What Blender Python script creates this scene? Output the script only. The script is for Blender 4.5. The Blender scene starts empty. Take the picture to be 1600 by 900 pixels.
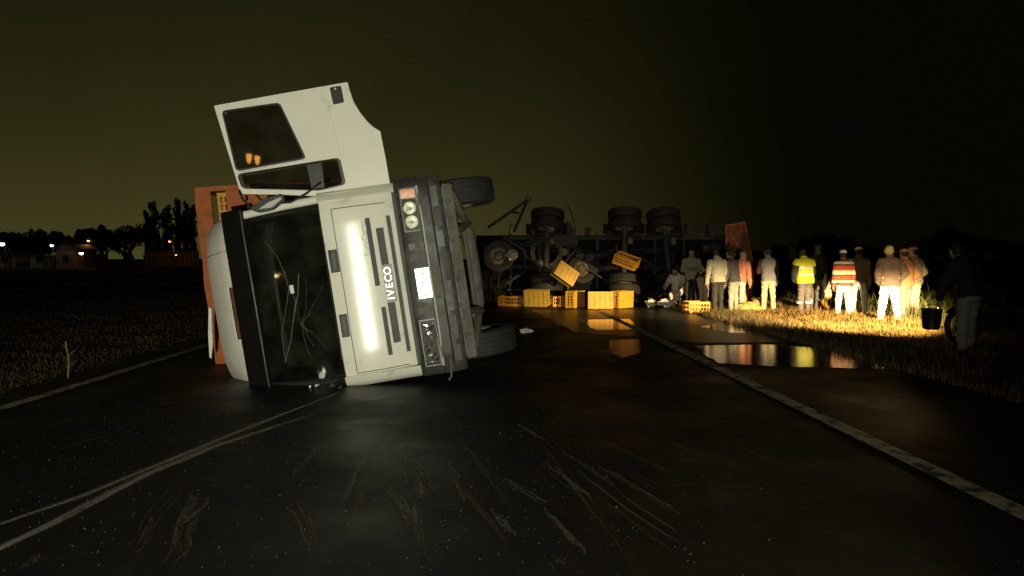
import bpy, bmesh, math, random
import numpy as np
from mathutils import Vector, Matrix, noise as mnoise
from mathutils.bvhtree import BVHTree
R = math.radians
random.seed(7)
rng = np.random.default_rng(7)
S = bpy.context.scene
C = S.collection

# ------------------------------------------------------------------ camera, sky, lights, exposure
F, HOR, VPX, CAMH = 1150.0, 404.0, 764.0, 1.48          # in pixels of the 1600 x 900 photograph
cam_d = bpy.data.cameras.new('camera'); cam = bpy.data.objects.new('camera', cam_d); C.objects.link(cam)
cam_d.sensor_width = 36; cam_d.lens = F / 1600 * 36; cam_d.clip_end = 3000
cam.location = (0, 0, CAMH)
cam.rotation_euler = (R(90) - math.atan((450 - HOR) / F), 0, -math.atan((800 - VPX) / F))
S.camera = cam
CM = Matrix.Translation(cam.location) @ cam.rotation_euler.to_matrix().to_4x4()

w = bpy.data.worlds.new('World'); S.world = w; w.use_nodes = True
def world_nodes():
    nt = w.node_tree; N = nt.nodes; L = nt.links; N.clear()
    out = N.new('ShaderNodeOutputWorld'); bg = N.new('ShaderNodeBackground'); bg2 = N.new('ShaderNodeBackground')
    add = N.new('ShaderNodeAddShader')
    sky = N.new('ShaderNodeTexSky'); sky.sky_type = 'NISHITA'; sky.sun_disc = False
    sky.sun_elevation = R(-12); sky.sun_rotation = R(200)
    L.new(sky.outputs[0], bg2.inputs[0]); bg2.inputs[1].default_value = 0.05
    tc = N.new('ShaderNodeTexCoord'); sep = N.new('ShaderNodeSeparateXYZ'); L.new(tc.outputs['Generated'], sep.inputs[0])
    def math_(op, a, b=None, clamp=False):
        n = N.new('ShaderNodeMath'); n.operation = op; n.use_clamp = clamp
        for i, v in enumerate((a, b)):
            if v is None: continue
            if isinstance(v, (int, float)): n.inputs[i].default_value = v
            else: L.new(v, n.inputs[i])
        return n.outputs[0]
    # town glow: warm light pollution centred over the houses, fading upwards and away from them
    flat = N.new('ShaderNodeCombineXYZ'); L.new(sep.outputs[0], flat.inputs[0]); L.new(sep.outputs[1], flat.inputs[1])
    nrm = N.new('ShaderNodeVectorMath'); nrm.operation = 'NORMALIZE'; L.new(flat.outputs[0], nrm.inputs[0])
    dot = N.new('ShaderNodeVectorMath'); dot.operation = 'DOT_PRODUCT'; L.new(nrm.outputs[0], dot.inputs[0])
    a = R(-19); dot.inputs[1].default_value = (math.sin(a), math.cos(a), 0)
    mr = N.new('ShaderNodeMapRange'); mr.interpolation_type = 'SMOOTHSTEP'
    mr.inputs[1].default_value = 0.68; mr.inputs[2].default_value = 1.0; mr.inputs[3].default_value = 0.0; mr.inputs[4].default_value = 1.0
    L.new(dot.outputs['Value'], mr.inputs[0])
    up = math_('MAXIMUM', sep.outputs[2], 0.0)
    fall = math_('POWER', 2.718, math_('MULTIPLY', up, -4.8))
    glow = math_('MULTIPLY', math_('POWER', mr.outputs[0], 1.9), fall)
    st = math_('ADD', math_('MULTIPLY', glow, 1.0), 0.040)
    no = N.new('ShaderNodeTexNoise'); no.inputs['Scale'].default_value = 2.5; no.inputs['Detail'].default_value = 3
    L.new(tc.outputs['Generated'], no.inputs[0])
    st = math_('MULTIPLY', st, math_('ADD', math_('MULTIPLY', no.outputs[0], 0.9), 0.55))
    bg.inputs[0].default_value = (0.049, 0.0445, 0.0125, 1)
    L.new(st, bg.inputs[1])
    L.new(bg.outputs[0], add.inputs[0]); L.new(bg2.outputs[0], add.inputs[1]); L.new(add.outputs[0], out.inputs[0])
world_nodes()

def spot(name, loc, target, power, col, angle, blend, size):
    d = bpy.data.lights.new(name, 'SPOT'); o = bpy.data.objects.new(name, d); C.objects.link(o)
    d.energy = power; d.color = col; d.spot_size = R(angle); d.spot_blend = blend; d.shadow_soft_size = size
    o.location = loc
    o.rotation_euler = (Vector(target) - Vector(loc)).to_track_quat('-Z', 'Y').to_euler()
    return o
# headlamp of the vehicle the photographer came in, just behind the photographer
spot('car_headlamp_light', (0.0, -2.6, 0.80), (-1.3, 8, 2.0), 3600, (1.0, 0.97, 0.75), 82, 1.0, 0.06)
# headlamp of the motorcycle on the verge: low beam with its cut-off
BIKE_LAMP = (7.95, 12.10, 0.90)
hl = spot('motorcycle_headlamp_light', BIKE_LAMP, (7.7, 17.2, 0.30), 12000, (1.0, 0.70, 0.30), 72, 0.55, 0.05)
def cutoff(o):
    d = o.data; d.use_nodes = True; nt = d.node_tree; N = nt.nodes; L = nt.links
    em = [n for n in N if n.type == 'EMISSION'][0]
    g = N.new('ShaderNodeNewGeometry'); s = N.new('ShaderNodeSeparateXYZ'); L.new(g.outputs['Incoming'], s.inputs[0])
    mr = N.new('ShaderNodeMapRange'); mr.interpolation_type = 'SMOOTHSTEP'
    mr.inputs[1].default_value = -0.06; mr.inputs[2].default_value = 0.085; mr.inputs[3].default_value = 1.0; mr.inputs[4].default_value = 0.05
    L.new(s.outputs[2], mr.inputs[0])
    m2 = N.new('ShaderNodeMapRange'); m2.inputs[1].default_value = -0.42; m2.inputs[2].default_value = -0.12; m2.inputs[3].default_value = 0.10; m2.inputs[4].default_value = 1.0
    L.new(s.outputs[2], m2.inputs[0]); mu = N.new('ShaderNodeMath'); mu.operation = 'MULTIPLY'; L.new(mr.outputs[0], mu.inputs[0]); L.new(m2.outputs[0], mu.inputs[1]); L.new(mu.outputs[0], em.inputs['Strength'])
cutoff(hl)
vs = S.view_settings; vs.view_transform = 'Standard'; vs.look = 'None'; vs.exposure = 0; vs.gamma = 1; vs.use_curve_mapping = False

# ------------------------------------------------------------------ pixel helpers
def ray(px, py):
    v = Vector(((px - 800) / F, -(py - 450) / F, -1))
    return (CM.to_3x3() @ v).normalized()
def ground(px, py, z=0.0):
    d = ray(px, py); t = (z - CAMH) / d.z
    return Vector((0, 0, CAMH)) + d * t
def atY(px, py, Y):
    d = ray(px, py); return Vector((0, 0, CAMH)) + d * (Y / d.y)

# ------------------------------------------------------------------ materials
MATS = {}
def mat(name, col, rough=0.6, metal=0.0, var=0.25, scale=6.0, bump=0.15, bscale=40.0, spec=0.5, coat=0.0,
        emit=None, est=0.0, dirt=None, dscale=2.5, dlo=0.5, dhi=0.7, trans=0.0, obj=True):
    if name in MATS: return MATS[name]
    m = bpy.data.materials.new(name); m.use_nodes = True; nt = m.node_tree; N = nt.nodes; L = nt.links
    b = N['Principled BSDF']
    b.inputs['Roughness'].default_value = rough; b.inputs['Metallic'].default_value = metal
    b.inputs['Specular IOR Level'].default_value = spec; b.inputs['Coat Weight'].default_value = coat
    b.inputs['Coat Roughness'].default_value = 0.12
    tc = N.new('ShaderNodeTexCoord')
    n1 = N.new('ShaderNodeTexNoise'); n1.inputs['Scale'].default_value = scale; n1.inputs['Detail'].default_value = 6
    L.new(tc.outputs['Object'], n1.inputs[0])
    mx = N.new('ShaderNodeMix'); mx.data_type = 'RGBA'
    mx.inputs[6].default_value = (*[c * (1 - var) for c in col], 1)
    mx.inputs[7].default_value = (*[min(1, c * (1 + var)) for c in col], 1)
    L.new(n1.outputs[0], mx.inputs[0]); cur = mx.outputs[2]
    if dirt:
        n3 = N.new('ShaderNodeTexNoise'); n3.inputs['Scale'].default_value = dscale; n3.inputs['Detail'].default_value = 9; n3.inputs['Roughness'].default_value = 0.7
        L.new(tc.outputs['Object'], n3.inputs[0])
        mr = N.new('ShaderNodeMapRange'); mr.inputs[1].default_value = dlo; mr.inputs[2].default_value = dhi
        L.new(n3.outputs[0], mr.inputs[0])
        m2 = N.new('ShaderNodeMix'); m2.data_type = 'RGBA'; m2.inputs[7].default_value = (*dirt, 1)
        L.new(mr.outputs[0], m2.inputs[0]); L.new(cur, m2.inputs[6]); cur = m2.outputs[2]
        rr = N.new('ShaderNodeMapRange'); rr.inputs[3].default_value = rough; rr.inputs[4].default_value = min(1, rough + 0.35)
        L.new(mr.outputs[0], rr.inputs[0]); L.new(rr.outputs[0], b.inputs['Roughness'])
    L.new(cur, b.inputs['Base Color'])
    if bump:
        n2 = N.new('ShaderNodeTexNoise'); n2.inputs['Scale'].default_value = bscale; n2.inputs['Detail'].default_value = 4
        L.new(tc.outputs['Object'], n2.inputs[0])
        bp = N.new('ShaderNodeBump'); bp.inputs['Strength'].default_value = bump; bp.inputs['Distance'].default_value = 0.01
        L.new(n2.outputs[0], bp.inputs['Height']); L.new(bp.outputs[0], b.inputs['Normal'])
    if emit:
        b.inputs['Emission Color'].default_value = (*emit, 1); b.inputs['Emission Strength'].default_value = est
    MATS[name] = m
    return m
def glass_mat(name, tint, rough=0.03, base=0.0):
    m = bpy.data.materials.new(name); m.use_nodes = True; nt = m.node_tree; N = nt.nodes; L = nt.links; N.clear()
    out = N.new('ShaderNodeOutputMaterial'); t = N.new('ShaderNodeBsdfTransparent'); t.inputs[0].default_value = (*tint, 1)
    g = N.new('ShaderNodeBsdfGlossy'); g.inputs['Roughness'].default_value = rough
    fr = N.new('ShaderNodeFresnel'); fr.inputs[0].default_value = 1.5
    mu = N.new('ShaderNodeMath'); mu.operation = 'MULTIPLY_ADD'; mu.inputs[1].default_value = 1.6; mu.inputs[2].default_value = base; mu.use_clamp = True
    L.new(fr.outputs[0], mu.inputs[0])
    df = N.new('ShaderNodeBsdfDiffuse'); no = N.new('ShaderNodeTexNoise'); tc = N.new('ShaderNodeTexCoord')
    no.inputs['Scale'].default_value = 4; no.inputs['Detail'].default_value = 8; L.new(tc.outputs['Object'], no.inputs[0])
    df.inputs[0].default_value = (0.35, 0.33, 0.27, 1)
    mr = N.new('ShaderNodeMapRange'); mr.inputs[1].default_value = 0.35; mr.inputs[2].default_value = 0.8; mr.inputs[3].default_value = 0.01; mr.inputs[4].default_value = 0.05
    L.new(no.outputs[0], mr.inputs[0])
    m1 = N.new('ShaderNodeMixShader'); L.new(mr.outputs[0], m1.inputs[0]); L.new(t.outputs[0], m1.inputs[1]); L.new(df.outputs[0], m1.inputs[2])
    m2 = N.new('ShaderNodeMixShader'); L.new(mu.outputs[0], m2.inputs[0]); L.new(m1.outputs[0], m2.inputs[1]); L.new(g.outputs[0], m2.inputs[2])
    L.new(m2.outputs[0], out.inputs[0]); MATS[name] = m
    return m
white = mat('white_paint', (0.72, 0.72, 0.62), 0.26, var=0.06, scale=3, bump=0.10, bscale=3.5, coat=0.35, dirt=(0.30, 0.27, 0.19), dscale=4.5, dlo=0.56, dhi=0.85)
white_dirty = mat('scuffed_white_paint', (0.74, 0.72, 0.63), 0.42, var=0.12, scale=5, bump=0.08, bscale=10, dirt=(0.26, 0.22, 0.16), dscale=2.2, dlo=0.56, dhi=0.95)
blackp = mat('black_plastic', (0.02, 0.02, 0.02), 0.38, var=0.3)
slotm = mat('grille_black', (0.012, 0.013, 0.014), 0.55)
greyb = mat('grey_bumper_plastic', (0.034, 0.036, 0.038), 0.48, var=0.4, scale=9, dirt=(0.10, 0.09, 0.066), dscale=5, dlo=0.45, dhi=0.75)
chass = mat('chassis_black', (0.035, 0.034, 0.032), 0.6, dirt=(0.10, 0.085, 0.06), dscale=5, dlo=0.45, dhi=0.7)
mudm = mat('muddy_steel', (0.10, 0.09, 0.068), 0.75, var=0.35, scale=9, bump=0.4, dirt=(0.05, 0.045, 0.035), dscale=6, dlo=0.5, dhi=0.7)
rubber = mat('tyre_rubber', (0.013, 0.013, 0.013), 0.75, var=0.3, scale=14, dirt=(0.035, 0.03, 0.024), dscale=6, dlo=0.5, dhi=0.75)
rimm = mat('rim_steel', (0.28, 0.26, 0.22), 0.55, 0.3, dirt=(0.09, 0.075, 0.05), dscale=9, dlo=0.4, dhi=0.65)
chrome = mat('lamp_reflector', (0.9, 0.9, 0.87), 0.32, 1.0, var=0.03, bump=0.2, bscale=60)
orangeP = mat('orange_board_paint', (0.36, 0.085, 0.008), 0.55, var=0.3, scale=7, bump=0.3, dirt=(0.10, 0.04, 0.02), dscale=4, dlo=0.52, dhi=0.75)
brownP = mat('brown_wood', (0.13, 0.055, 0.022), 0.7, var=0.4, scale=8, bump=0.3)
amber = mat('amber_lens', (0.55, 0.13, 0.005), 0.25)
redl = mat('red_lens', (0.45, 0.02, 0.015), 0.25)
platem = mat('plate_reflective', (0.86, 0.87, 0.88), 0.30, 0.55, var=0.02, bump=0.25, bscale=90)
glassm = glass_mat('door_glass', (0.50, 0.47, 0.40), 0.02, 0.06)
wglass = glass_mat('windshield_glass', (0.36, 0.40, 0.36), 0.05, 0.02)
lensm = glass_mat('lens_glass', (0.92, 0.92, 0.90), 0.08, 0.02)
crackm = mat('crack_line', (0.22, 0.225, 0.21), 0.5)
letterm = mat('badge_silver', (0.55, 0.56, 0.55), 0.35, 0.3)
letterg = mat('badge_grey', (0.42, 0.43, 0.40), 0.4)
seatm = mat('seat_cloth', (0.24, 0.29, 0.23), 0.9)
dashm = mat('dash_plastic', (0.05, 0.055, 0.05), 0.7)
liner = mat('cab_lining', (0.055, 0.065, 0.055), 0.85)
crateY = [mat('crate_yellow_%d' % i, c, 0.5, var=0.15, scale=5, bump=0.05, dirt=(0.16, 0.09, 0.02), dscale=5, dlo=0.5, dhi=0.85)
          for i, c in enumerate([(0.62, 0.33, 0.035), (0.58, 0.27, 0.03), (0.55, 0.36, 0.05)])]
paperm = mat('torn_plastic_white', (0.62, 0.60, 0.55), 0.5, var=0.15)
barkm = mat('bark', (0.06, 0.05, 0.035), 0.9)
leafm = mat('leaves', (0.035, 0.042, 0.014), 0.75, var=0.5, scale=0.7, bump=0)
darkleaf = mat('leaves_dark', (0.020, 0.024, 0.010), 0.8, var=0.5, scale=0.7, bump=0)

# ------------------------------------------------------------------ mesh helpers
def tag(o, label=None, cat=None, group=None, kind=None):
    for k, v in (('label', label), ('category', cat), ('group', group), ('kind', kind)):
        if v: o[k] = v
    return o
def thing(name, label, cat, loc=(0, 0, 0), rot=(0, 0, 0), group=None):
    o = bpy.data.objects.new(name, None); C.objects.link(o); o.location = loc; o.rotation_euler = rot
    o.empty_display_size = 0.1
    return tag(o, label, cat, group)
def obj(name, bm, m, parent=None, smooth=False, bevel=0, label=None, recalc=True):
    if bevel:
        es = [e for e in bm.edges if len(e.link_faces) == 2 and e.calc_face_angle(0) > 0.5]
        bmesh.ops.bevel(bm, geom=es, offset=bevel, segments=2, affect='EDGES', profile=0.6)
    if recalc: bmesh.ops.recalc_face_normals(bm, faces=bm.faces[:])
    me = bpy.data.meshes.new(name); bm.to_mesh(me); bm.free()
    for mm in (m if isinstance(m, (list, tuple)) else [m]): me.materials.append(mm)
    if smooth:
        for p in me.polygons: p.use_smooth = True
        try: me.set_sharp_from_angle(angle=R(40))
        except Exception: pass
    o = bpy.data.objects.new(name, me); C.objects.link(o)
    if parent: o.parent = parent
    if label: o['label'] = label
    return o
def nb(): return bmesh.new()
def box(bm, a, b, M=None):
    x0, y0, z0 = a; x1, y1, z1 = b
    P = [Vector((x, y, z)) for x in (x0, x1) for y in (y0, y1) for z in (z0, z1)]
    if M: P = [M @ p for p in P]
    v = [bm.verts.new(p) for p in P]
    for f in ((0, 1, 3, 2), (4, 6, 7, 5), (0, 4, 5, 1), (2, 3, 7, 6), (0, 2, 6, 4), (1, 5, 7, 3)):
        bm.faces.new([v[i] for i in f])
    return bm
def prism(bm, pts, d0, d1, to3):
    """polygon pts (2-tuples) extruded from d0 to d1; to3(a,b,d)->Vector"""
    A = [bm.verts.new(to3(a, b, d0)) for a, b in pts]; B = [bm.verts.new(to3(a, b, d1)) for a, b in pts]
    bm.faces.new(A); bm.faces.new(B[::-1]); n = len(pts)
    for i in range(n): bm.faces.new([A[i], B[i], B[(i + 1) % n], A[(i + 1) % n]])
    return bm
def frame_for(d):
    d = d.normalized(); u = d.orthogonal().normalized(); return u, d.cross(u)
def tube(bm, pts, r, segs=8, cap=True):
    pts = [Vector(p) for p in pts]; rs = r if isinstance(r, (list, tuple)) else [r] * len(pts)
    rings = []; u = None
    for i, p in enumerate(pts):
        d = (pts[min(i + 1, len(pts) - 1)] - pts[max(i - 1, 0)]).normalized()
        if u is None: u, v = frame_for(d)
        else:
            u = (u - d * u.dot(d)).normalized(); v = d.cross(u)
        rings.append([bm.verts.new(p + (u * math.cos(2 * math.pi * k / segs) + v * math.sin(2 * math.pi * k / segs)) * rs[i]) for k in range(segs)])
    for a, b in zip(rings, rings[1:]):
        for k in range(segs): bm.faces.new([a[k], a[(k + 1) % segs], b[(k + 1) % segs], b[k]])
    if cap: bm.faces.new(rings[0][::-1]); bm.faces.new(rings[-1])
    return bm
def lathe(bm, prof, o, axis, segs=32, closed=False):
    o = Vector(o); axis = Vector(axis).normalized(); u, v = frame_for(axis); rings = []
    for r, a in prof:
        if r < 1e-6: rings.append([bm.verts.new(o + axis * a)]); continue
        rings.append([bm.verts.new(o + axis * a + (u * math.cos(2 * math.pi * k / segs) + v * math.sin(2 * math.pi * k / segs)) * r) for k in range(segs)])
    pairs = list(zip(rings, rings[1:])) + ([(rings[-1], rings[0])] if closed else [])
    for A, B in pairs:
        for k in range(segs):
            k2 = (k + 1) % segs
            if len(A) == 1 and len(B) == 1: continue
            if len(A) == 1: bm.faces.new([A[0], B[k], B[k2]])
            elif len(B) == 1: bm.faces.new([A[k], B[0], A[k2]])
            else: bm.faces.new([A[k], A[k2], B[k2], B[k]])
    return bm
def grid_surface(bm, us, vs, f, skip=None, thick=None):
    V = [[bm.verts.new(f(u, v)) for v in vs] for u in us]
    for i in range(len(us) - 1):
        for j in range(len(vs) - 1):
            uc, vc = (us[i] + us[i + 1]) / 2, (vs[j] + vs[j + 1]) / 2
            if skip and skip(uc, vc): continue
            bm.faces.new([V[i][j], V[i + 1][j], V[i + 1][j + 1], V[i][j + 1]])
    bmesh.ops.delete(bm, geom=[v for v in bm.verts if not v.link_faces], context='VERTS')
    if thick:
        bmesh.ops.recalc_face_normals(bm, faces=bm.faces[:])
        bmesh.ops.solidify(bm, geom=bm.faces[:], thickness=thick)
    return bm
def merge_lines(lines, lo, hi, step):
    s = sorted(set([round(l, 5) for l in lines] + [lo, hi])); out = []
    for a, b in zip(s, s[1:]):
        n = max(1, int(math.ceil((b - a) / step)))
        out += [a + (b - a) * k / n for k in range(n)]
    return out + [s[-1]]
def round_poly(pts, r, n=4):
    out = []; N_ = len(pts)
    for i in range(N_):
        p = Vector(pts[i]); a = Vector(pts[i - 1]); b = Vector(pts[(i + 1) % N_])
        da = (a - p).normalized(); db = (b - p).normalized(); rr = min(r, (a - p).length * .45, (b - p).length * .45)
        p0 = p + da * rr; p1 = p + db * rr
        for k in range(n + 1):
            t = k / n; out.append(tuple((1 - t) ** 2 * p0 + 2 * t * (1 - t) * p + t * t * p1))
    return out
def numpy_mesh(name, verts, faces_n, k, m, parent=None):
    """verts (n,3), faces_n (f,k) arrays"""
    me = bpy.data.meshes.new(name); me.vertices.add(len(verts)); me.vertices.foreach_set('co', np.asarray(verts, np.float32).ravel())
    nf = len(faces_n); me.loops.add(nf * k); me.polygons.add(nf)
    me.loops.foreach_set('vertex_index', np.asarray(faces_n, np.int32).ravel())
    me.polygons.foreach_set('loop_start', np.arange(0, nf * k, k, dtype=np.int32))
    me.polygons.foreach_set('loop_total', np.full(nf, k, np.int32))
    me.update(calc_edges=True); me.validate()
    for mm in (m if isinstance(m, (list, tuple)) else [m]): me.materials.append(mm)
    o = bpy.data.objects.new(name, me); C.objects.link(o)
    if parent: o.parent = parent
    return o
FONT = None
def text_bm(txt, M, size, depth, bold=False):
    """flat lettering from the built-in font, as a bmesh placed by M"""
    cu = bpy.data.curves.new('t', 'FONT'); cu.body = txt; cu.size = size; cu.extrude = depth; cu.align_x = 'CENTER'; cu.align_y = 'CENTER'
    if bold: cu.offset = size * 0.02
    cu.resolution_u = 3
    o = bpy.data.objects.new('t', cu); C.objects.link(o)
    dg = bpy.context.evaluated_depsgraph_get(); me = bpy.data.meshes.new_from_object(o.evaluated_get(dg))
    bm = bmesh.new(); bm.from_mesh(me); bmesh.ops.transform(bm, matrix=M, verts=bm.verts[:])
    bpy.data.objects.remove(o); bpy.data.curves.remove(cu); bpy.data.meshes.remove(me)
    return bm

# ------------------------------------------------------------------ ground, road, markings
def asphalt():
    m = bpy.data.materials.new('wet_asphalt'); m.use_nodes = True; nt = m.node_tree; N = nt.nodes; L = nt.links; b = N['Principled BSDF']
    tc = N.new('ShaderNodeTexCoord')
    def nz(scale, det, rough=0.55, vec=None):
        n = N.new('ShaderNodeTexNoise'); n.inputs['Scale'].default_value = scale; n.inputs['Detail'].default_value = det; n.inputs['Roughness'].default_value = rough
        L.new(vec or tc.outputs['Object'], n.inputs[0]); return n.outputs[0]
    def mr(s, a, b_, c, d):
        n = N.new('ShaderNodeMapRange'); n.inputs[1].default_value = a; n.inputs[2].default_value = b_; n.inputs[3].default_value = c; n.inputs[4].default_value = d
        L.new(s, n.inputs[0]); return n.outputs[0]
    fine = nz(120, 4, .7); big = nz(0.55, 6, 0.65)
    mp = N.new('ShaderNodeMapping'); mp.inputs['Scale'].default_value = (6.0, 0.5, 1); L.new(tc.outputs['Object'], mp.inputs[0])
    streak = nz(1.0, 8, 0.7, mp.outputs[0])
    c1 = N.new('ShaderNodeMix'); c1.data_type = 'RGBA'; c1.inputs[6].default_value = (0.006, 0.006, 0.006, 1); c1.inputs[7].default_value = (0.026, 0.0255, 0.024, 1)
    L.new(mr(fine, 0.35, 0.75, 0, 1), c1.inputs[0])
    c2 = N.new('ShaderNodeMix'); c2.data_type = 'RGBA'; c2.inputs[7].default_value = (0.045, 0.042, 0.035, 1)
    L.new(mr(streak, 0.56, 0.8, 0, 0.6), c2.inputs[0]); L.new(c1.outputs[2], c2.inputs[6])
    # pale aggregate grains
    vo = N.new('ShaderNodeTexVoronoi'); vo.inputs['Scale'].default_value = 20; L.new(tc.outputs['Object'], vo.inputs[0])
    g1 = mr(vo.outputs['Distance'], 0.04, 0.09, 1, 0)
    sc = N.new('ShaderNodeSeparateColor'); L.new(vo.outputs['Color'], sc.inputs[0])
    g2 = mr(sc.outputs[0], 0.78, 0.84, 0, 1)
    gm = N.new('ShaderNodeMath'); gm.operation = 'MULTIPLY'; L.new(g1, gm.inputs[0]); L.new(g2, gm.inputs[1])
    c3 = N.new('ShaderNodeMix'); c3.data_type = 'RGBA'; c3.inputs[7].default_value = (0.16, 0.145, 0.11, 1)
    L.new(gm.outputs[0], c3.inputs[0]); L.new(c2.outputs[2], c3.inputs[6])
    L.new(c3.outputs[2], b.inputs['Base Color'])
    L.new(mr(big, 0.38, 0.62, 0.36, 0.66), b.inputs['Roughness'])
    b.inputs['Specular IOR Level'].default_value = 0.16
    bp = N.new('ShaderNodeBump'); bp.inputs['Strength'].default_value = 0.7; bp.inputs['Distance'].default_value = 0.006
    L.new(nz(95, 4, .65), bp.inputs['Height']); L.new(bp.outputs[0], b.inputs['Normal'])
    return m
asph = asphalt()
shoulderm = asph.copy(); shoulderm.name = 'shoulder_asphalt'
soil = mat('verge_soil', (0.055, 0.041, 0.018), 1.0, spec=.05, var=0.6, scale=0.6, bump=0.6, bscale=8, dirt=(0.13, 0.085, 0.034), dscale=0.35, dlo=0.42, dhi=0.65)
paint = mat('worn_road_paint', (0.56, 0.50, 0.33), 0.6, var=0.35, scale=5, bump=0.3, dirt=(0.03, 0.029, 0.026), dscale=5, dlo=0.46, dhi=0.60)
def sheet(name, x0, x1, y0, y1, z, m, step=None):
    bm = nb()
    us = [x0, x1] if not step else merge_lines([], x0, x1, step); vs_ = [y0, y1] if not step else merge_lines([], y0, y1, step)
    grid_surface(bm, us, vs_, lambda u, v: Vector((u, v, z)))
    return tag(obj(name, bm, m), kind='structure')
sheet('ground', -1500, 1500, -300, 2200, -0.07, soil)
XL, XR, XG = -5.42, 5.5, 5.5
sheet('road', XL, XG, -40, 900, 0.0, asph)
sheet('road_marking', -4.87, -4.72, -10, 400, 0.011, paint)
sheet('road_marking', 3.00, 3.17, -10, 400, 0.011, paint)
# verges: gently uneven soil sheets beside the road
def verge(name, x0, x1, y0, y1, side):
    bm = nb()
    def f(u, v):
        t = min(1, abs(u - (x0 if side > 0 else x1)) / 1.2)
        return Vector((u, v, -0.012 + t * (0.05 + 0.10 * mnoise.noise(Vector((u * .35, v * .35, 3.1))) + 0.03 * mnoise.noise(Vector((u * 1.7, v * 1.7, 0))))))
    grid_surface(bm, merge_lines([], x0, x1, 0.5), merge_lines([], y0, y1, 0.6), f)
    o = tag(obj(name, bm, soil, smooth=True), kind='structure'); return o, f
vr, fr_ = verge('verge', XG, 30, -6, 66, 1)
vl, fl_ = verge('verge', -40, XL, -6, 70, -1)

def scrape_mat(name, col, lo, hi):
    m = bpy.data.materials.new(name); m.use_nodes = True; nt = m.node_tree; N = nt.nodes; L = nt.links
    b = N['Principled BSDF']; b.inputs['Base Color'].default_value = (*col, 1); b.inputs['Roughness'].default_value = 0.7
    tc = N.new('ShaderNodeTexCoord'); out = N['Material Output']
    mp = N.new('ShaderNodeMapping'); mp.inputs['Scale'].default_value = (9, .9, 1); L.new(tc.outputs['UV'], mp.inputs[0])
    n = N.new('ShaderNodeTexNoise'); n.inputs['Scale'].default_value = 1; n.inputs['Detail'].default_value = 8; n.inputs['Roughness'].default_value = 0.75
    L.new(mp.outputs[0], n.inputs[0])
    n2 = N.new('ShaderNodeTexNoise'); n2.inputs['Scale'].default_value = 60; n2.inputs['Detail'].default_value = 3; L.new(tc.outputs['Object'], n2.inputs[0])
    ad = N.new('ShaderNodeMath'); ad.operation = 'MULTIPLY_ADD'; ad.inputs[1].default_value = 0.35; L.new(n2.outputs[0], ad.inputs[0]); L.new(n.outputs[0], ad.inputs[2])
    se = N.new('ShaderNodeSeparateXYZ'); L.new(tc.outputs['UV'], se.inputs[0])
    # fade across the width
    a = N.new('ShaderNodeMath'); a.operation = 'SUBTRACT'; a.inputs[1].default_value = 0.5; L.new(se.outputs[0], a.inputs[0])
    a2 = N.new('ShaderNodeMath'); a2.operation = 'ABSOLUTE'; L.new(a.outputs[0], a2.inputs[0])
    ed = N.new('ShaderNodeMapRange'); ed.inputs[1].default_value = 0.1; ed.inputs[2].default_value = 0.5; ed.inputs[3].default_value = 0; ed.inputs[4].default_value = 0.35
    L.new(a2.outputs[0], ed.inputs[0])
    su = N.new('ShaderNodeMath'); su.operation = 'SUBTRACT'; L.new(ad.outputs[0], su.inputs[0]); L.new(ed.outputs[0], su.inputs[1])
    mr = N.new('ShaderNodeMapRange'); mr.inputs[1].default_value = lo; mr.inputs[2].default_value = hi; L.new(su.outputs[0], mr.inputs[0])
    t = N.new('ShaderNodeBsdfTransparent'); mx = N.new('ShaderNodeMixShader')
    L.new(mr.outputs[0], mx.inputs[0]); L.new(t.outputs[0], mx.inputs[1]); L.new(b.outputs[0], mx.inputs[2]); L.new(mx.outputs[0], out.inputs['Surface'])
    return m
scr_w = scrape_mat('scrape_pale', (0.22, 0.21, 0.175), 0.64, 0.92)
scr_y = scrape_mat('scrape_mud', (0.16, 0.125, 0.065), 0.64, 0.96)
zlay = [0.0045]
def scrape(pts, wpx, m=None):
    for k in range(3):
        ox, oy = random.uniform(-16, 16) * (k > 0), random.uniform(-9, 9) * (k > 0); o = scrape1([(x + ox, y + oy) for x, y in pts], wpx * (1.5, .7, .5)[k], m)
    return o
def scrape1(pts, wpx, m=None):
    """polyline in photo pixels laid on the road; width in metres"""
    P = [ground(*p) for p in pts]; zlay[0] += 0.0003; z = zlay[0]
    Q = []
    for a, b in zip(P, P[1:]):
        n = max(2, int((b - a).length / 0.3))
        Q += [a.lerp(b, k / n) for k in range(n)]
    Q.append(P[-1]); bm = nb(); uvl = bm.loops.layers.uv.new('UV'); rows = []; dist = 0
    for i, p in enumerate(Q):
        d = (Q[min(i + 1, len(Q) - 1)] - Q[max(i - 1, 0)]).normalized(); s = Vector((d.y, -d.x, 0))
        t = i / (len(Q) - 1); ww = wpx * (0.35 + 0.65 * min(1, t * 6, (1 - t) * 4)) 
        if i: dist += (p - Q[i - 1]).length
        rows.append((bm.verts.new((p.x - s.x * ww / 2, p.y - s.y * ww / 2, z)), bm.verts.new((p.x + s.x * ww / 2, p.y + s.y * ww / 2, z)), dist))
    off = random.random() * 9
    for a, b in zip(rows, rows[1:]):
        f = bm.faces.new([a[0], a[1], b[1], b[0]])
        for l, uv in zip(f.loops, ((0, a[2] + off), (1, a[2] + off), (1, b[2] + off), (0, b[2] + off))): l[uvl].uv = uv
    return tag(obj('scrape_mark', bm, m or scr_w), kind='structure')
scr_b = scrape_mat('scrape_bright', (0.46, 0.44, 0.36), 0.50, 0.86)
scrape1([(-60, 840), (130, 775), (260, 722), (400, 664), (530, 614)], 0.13, scr_b)
scrape([(120, 778), (265, 716), (400, 668), (470, 640)], 0.05)
scrape1([(-60, 885), (90, 815), (230, 742), (330, 700), (490, 648)], 0.16, scr_b)
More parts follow.
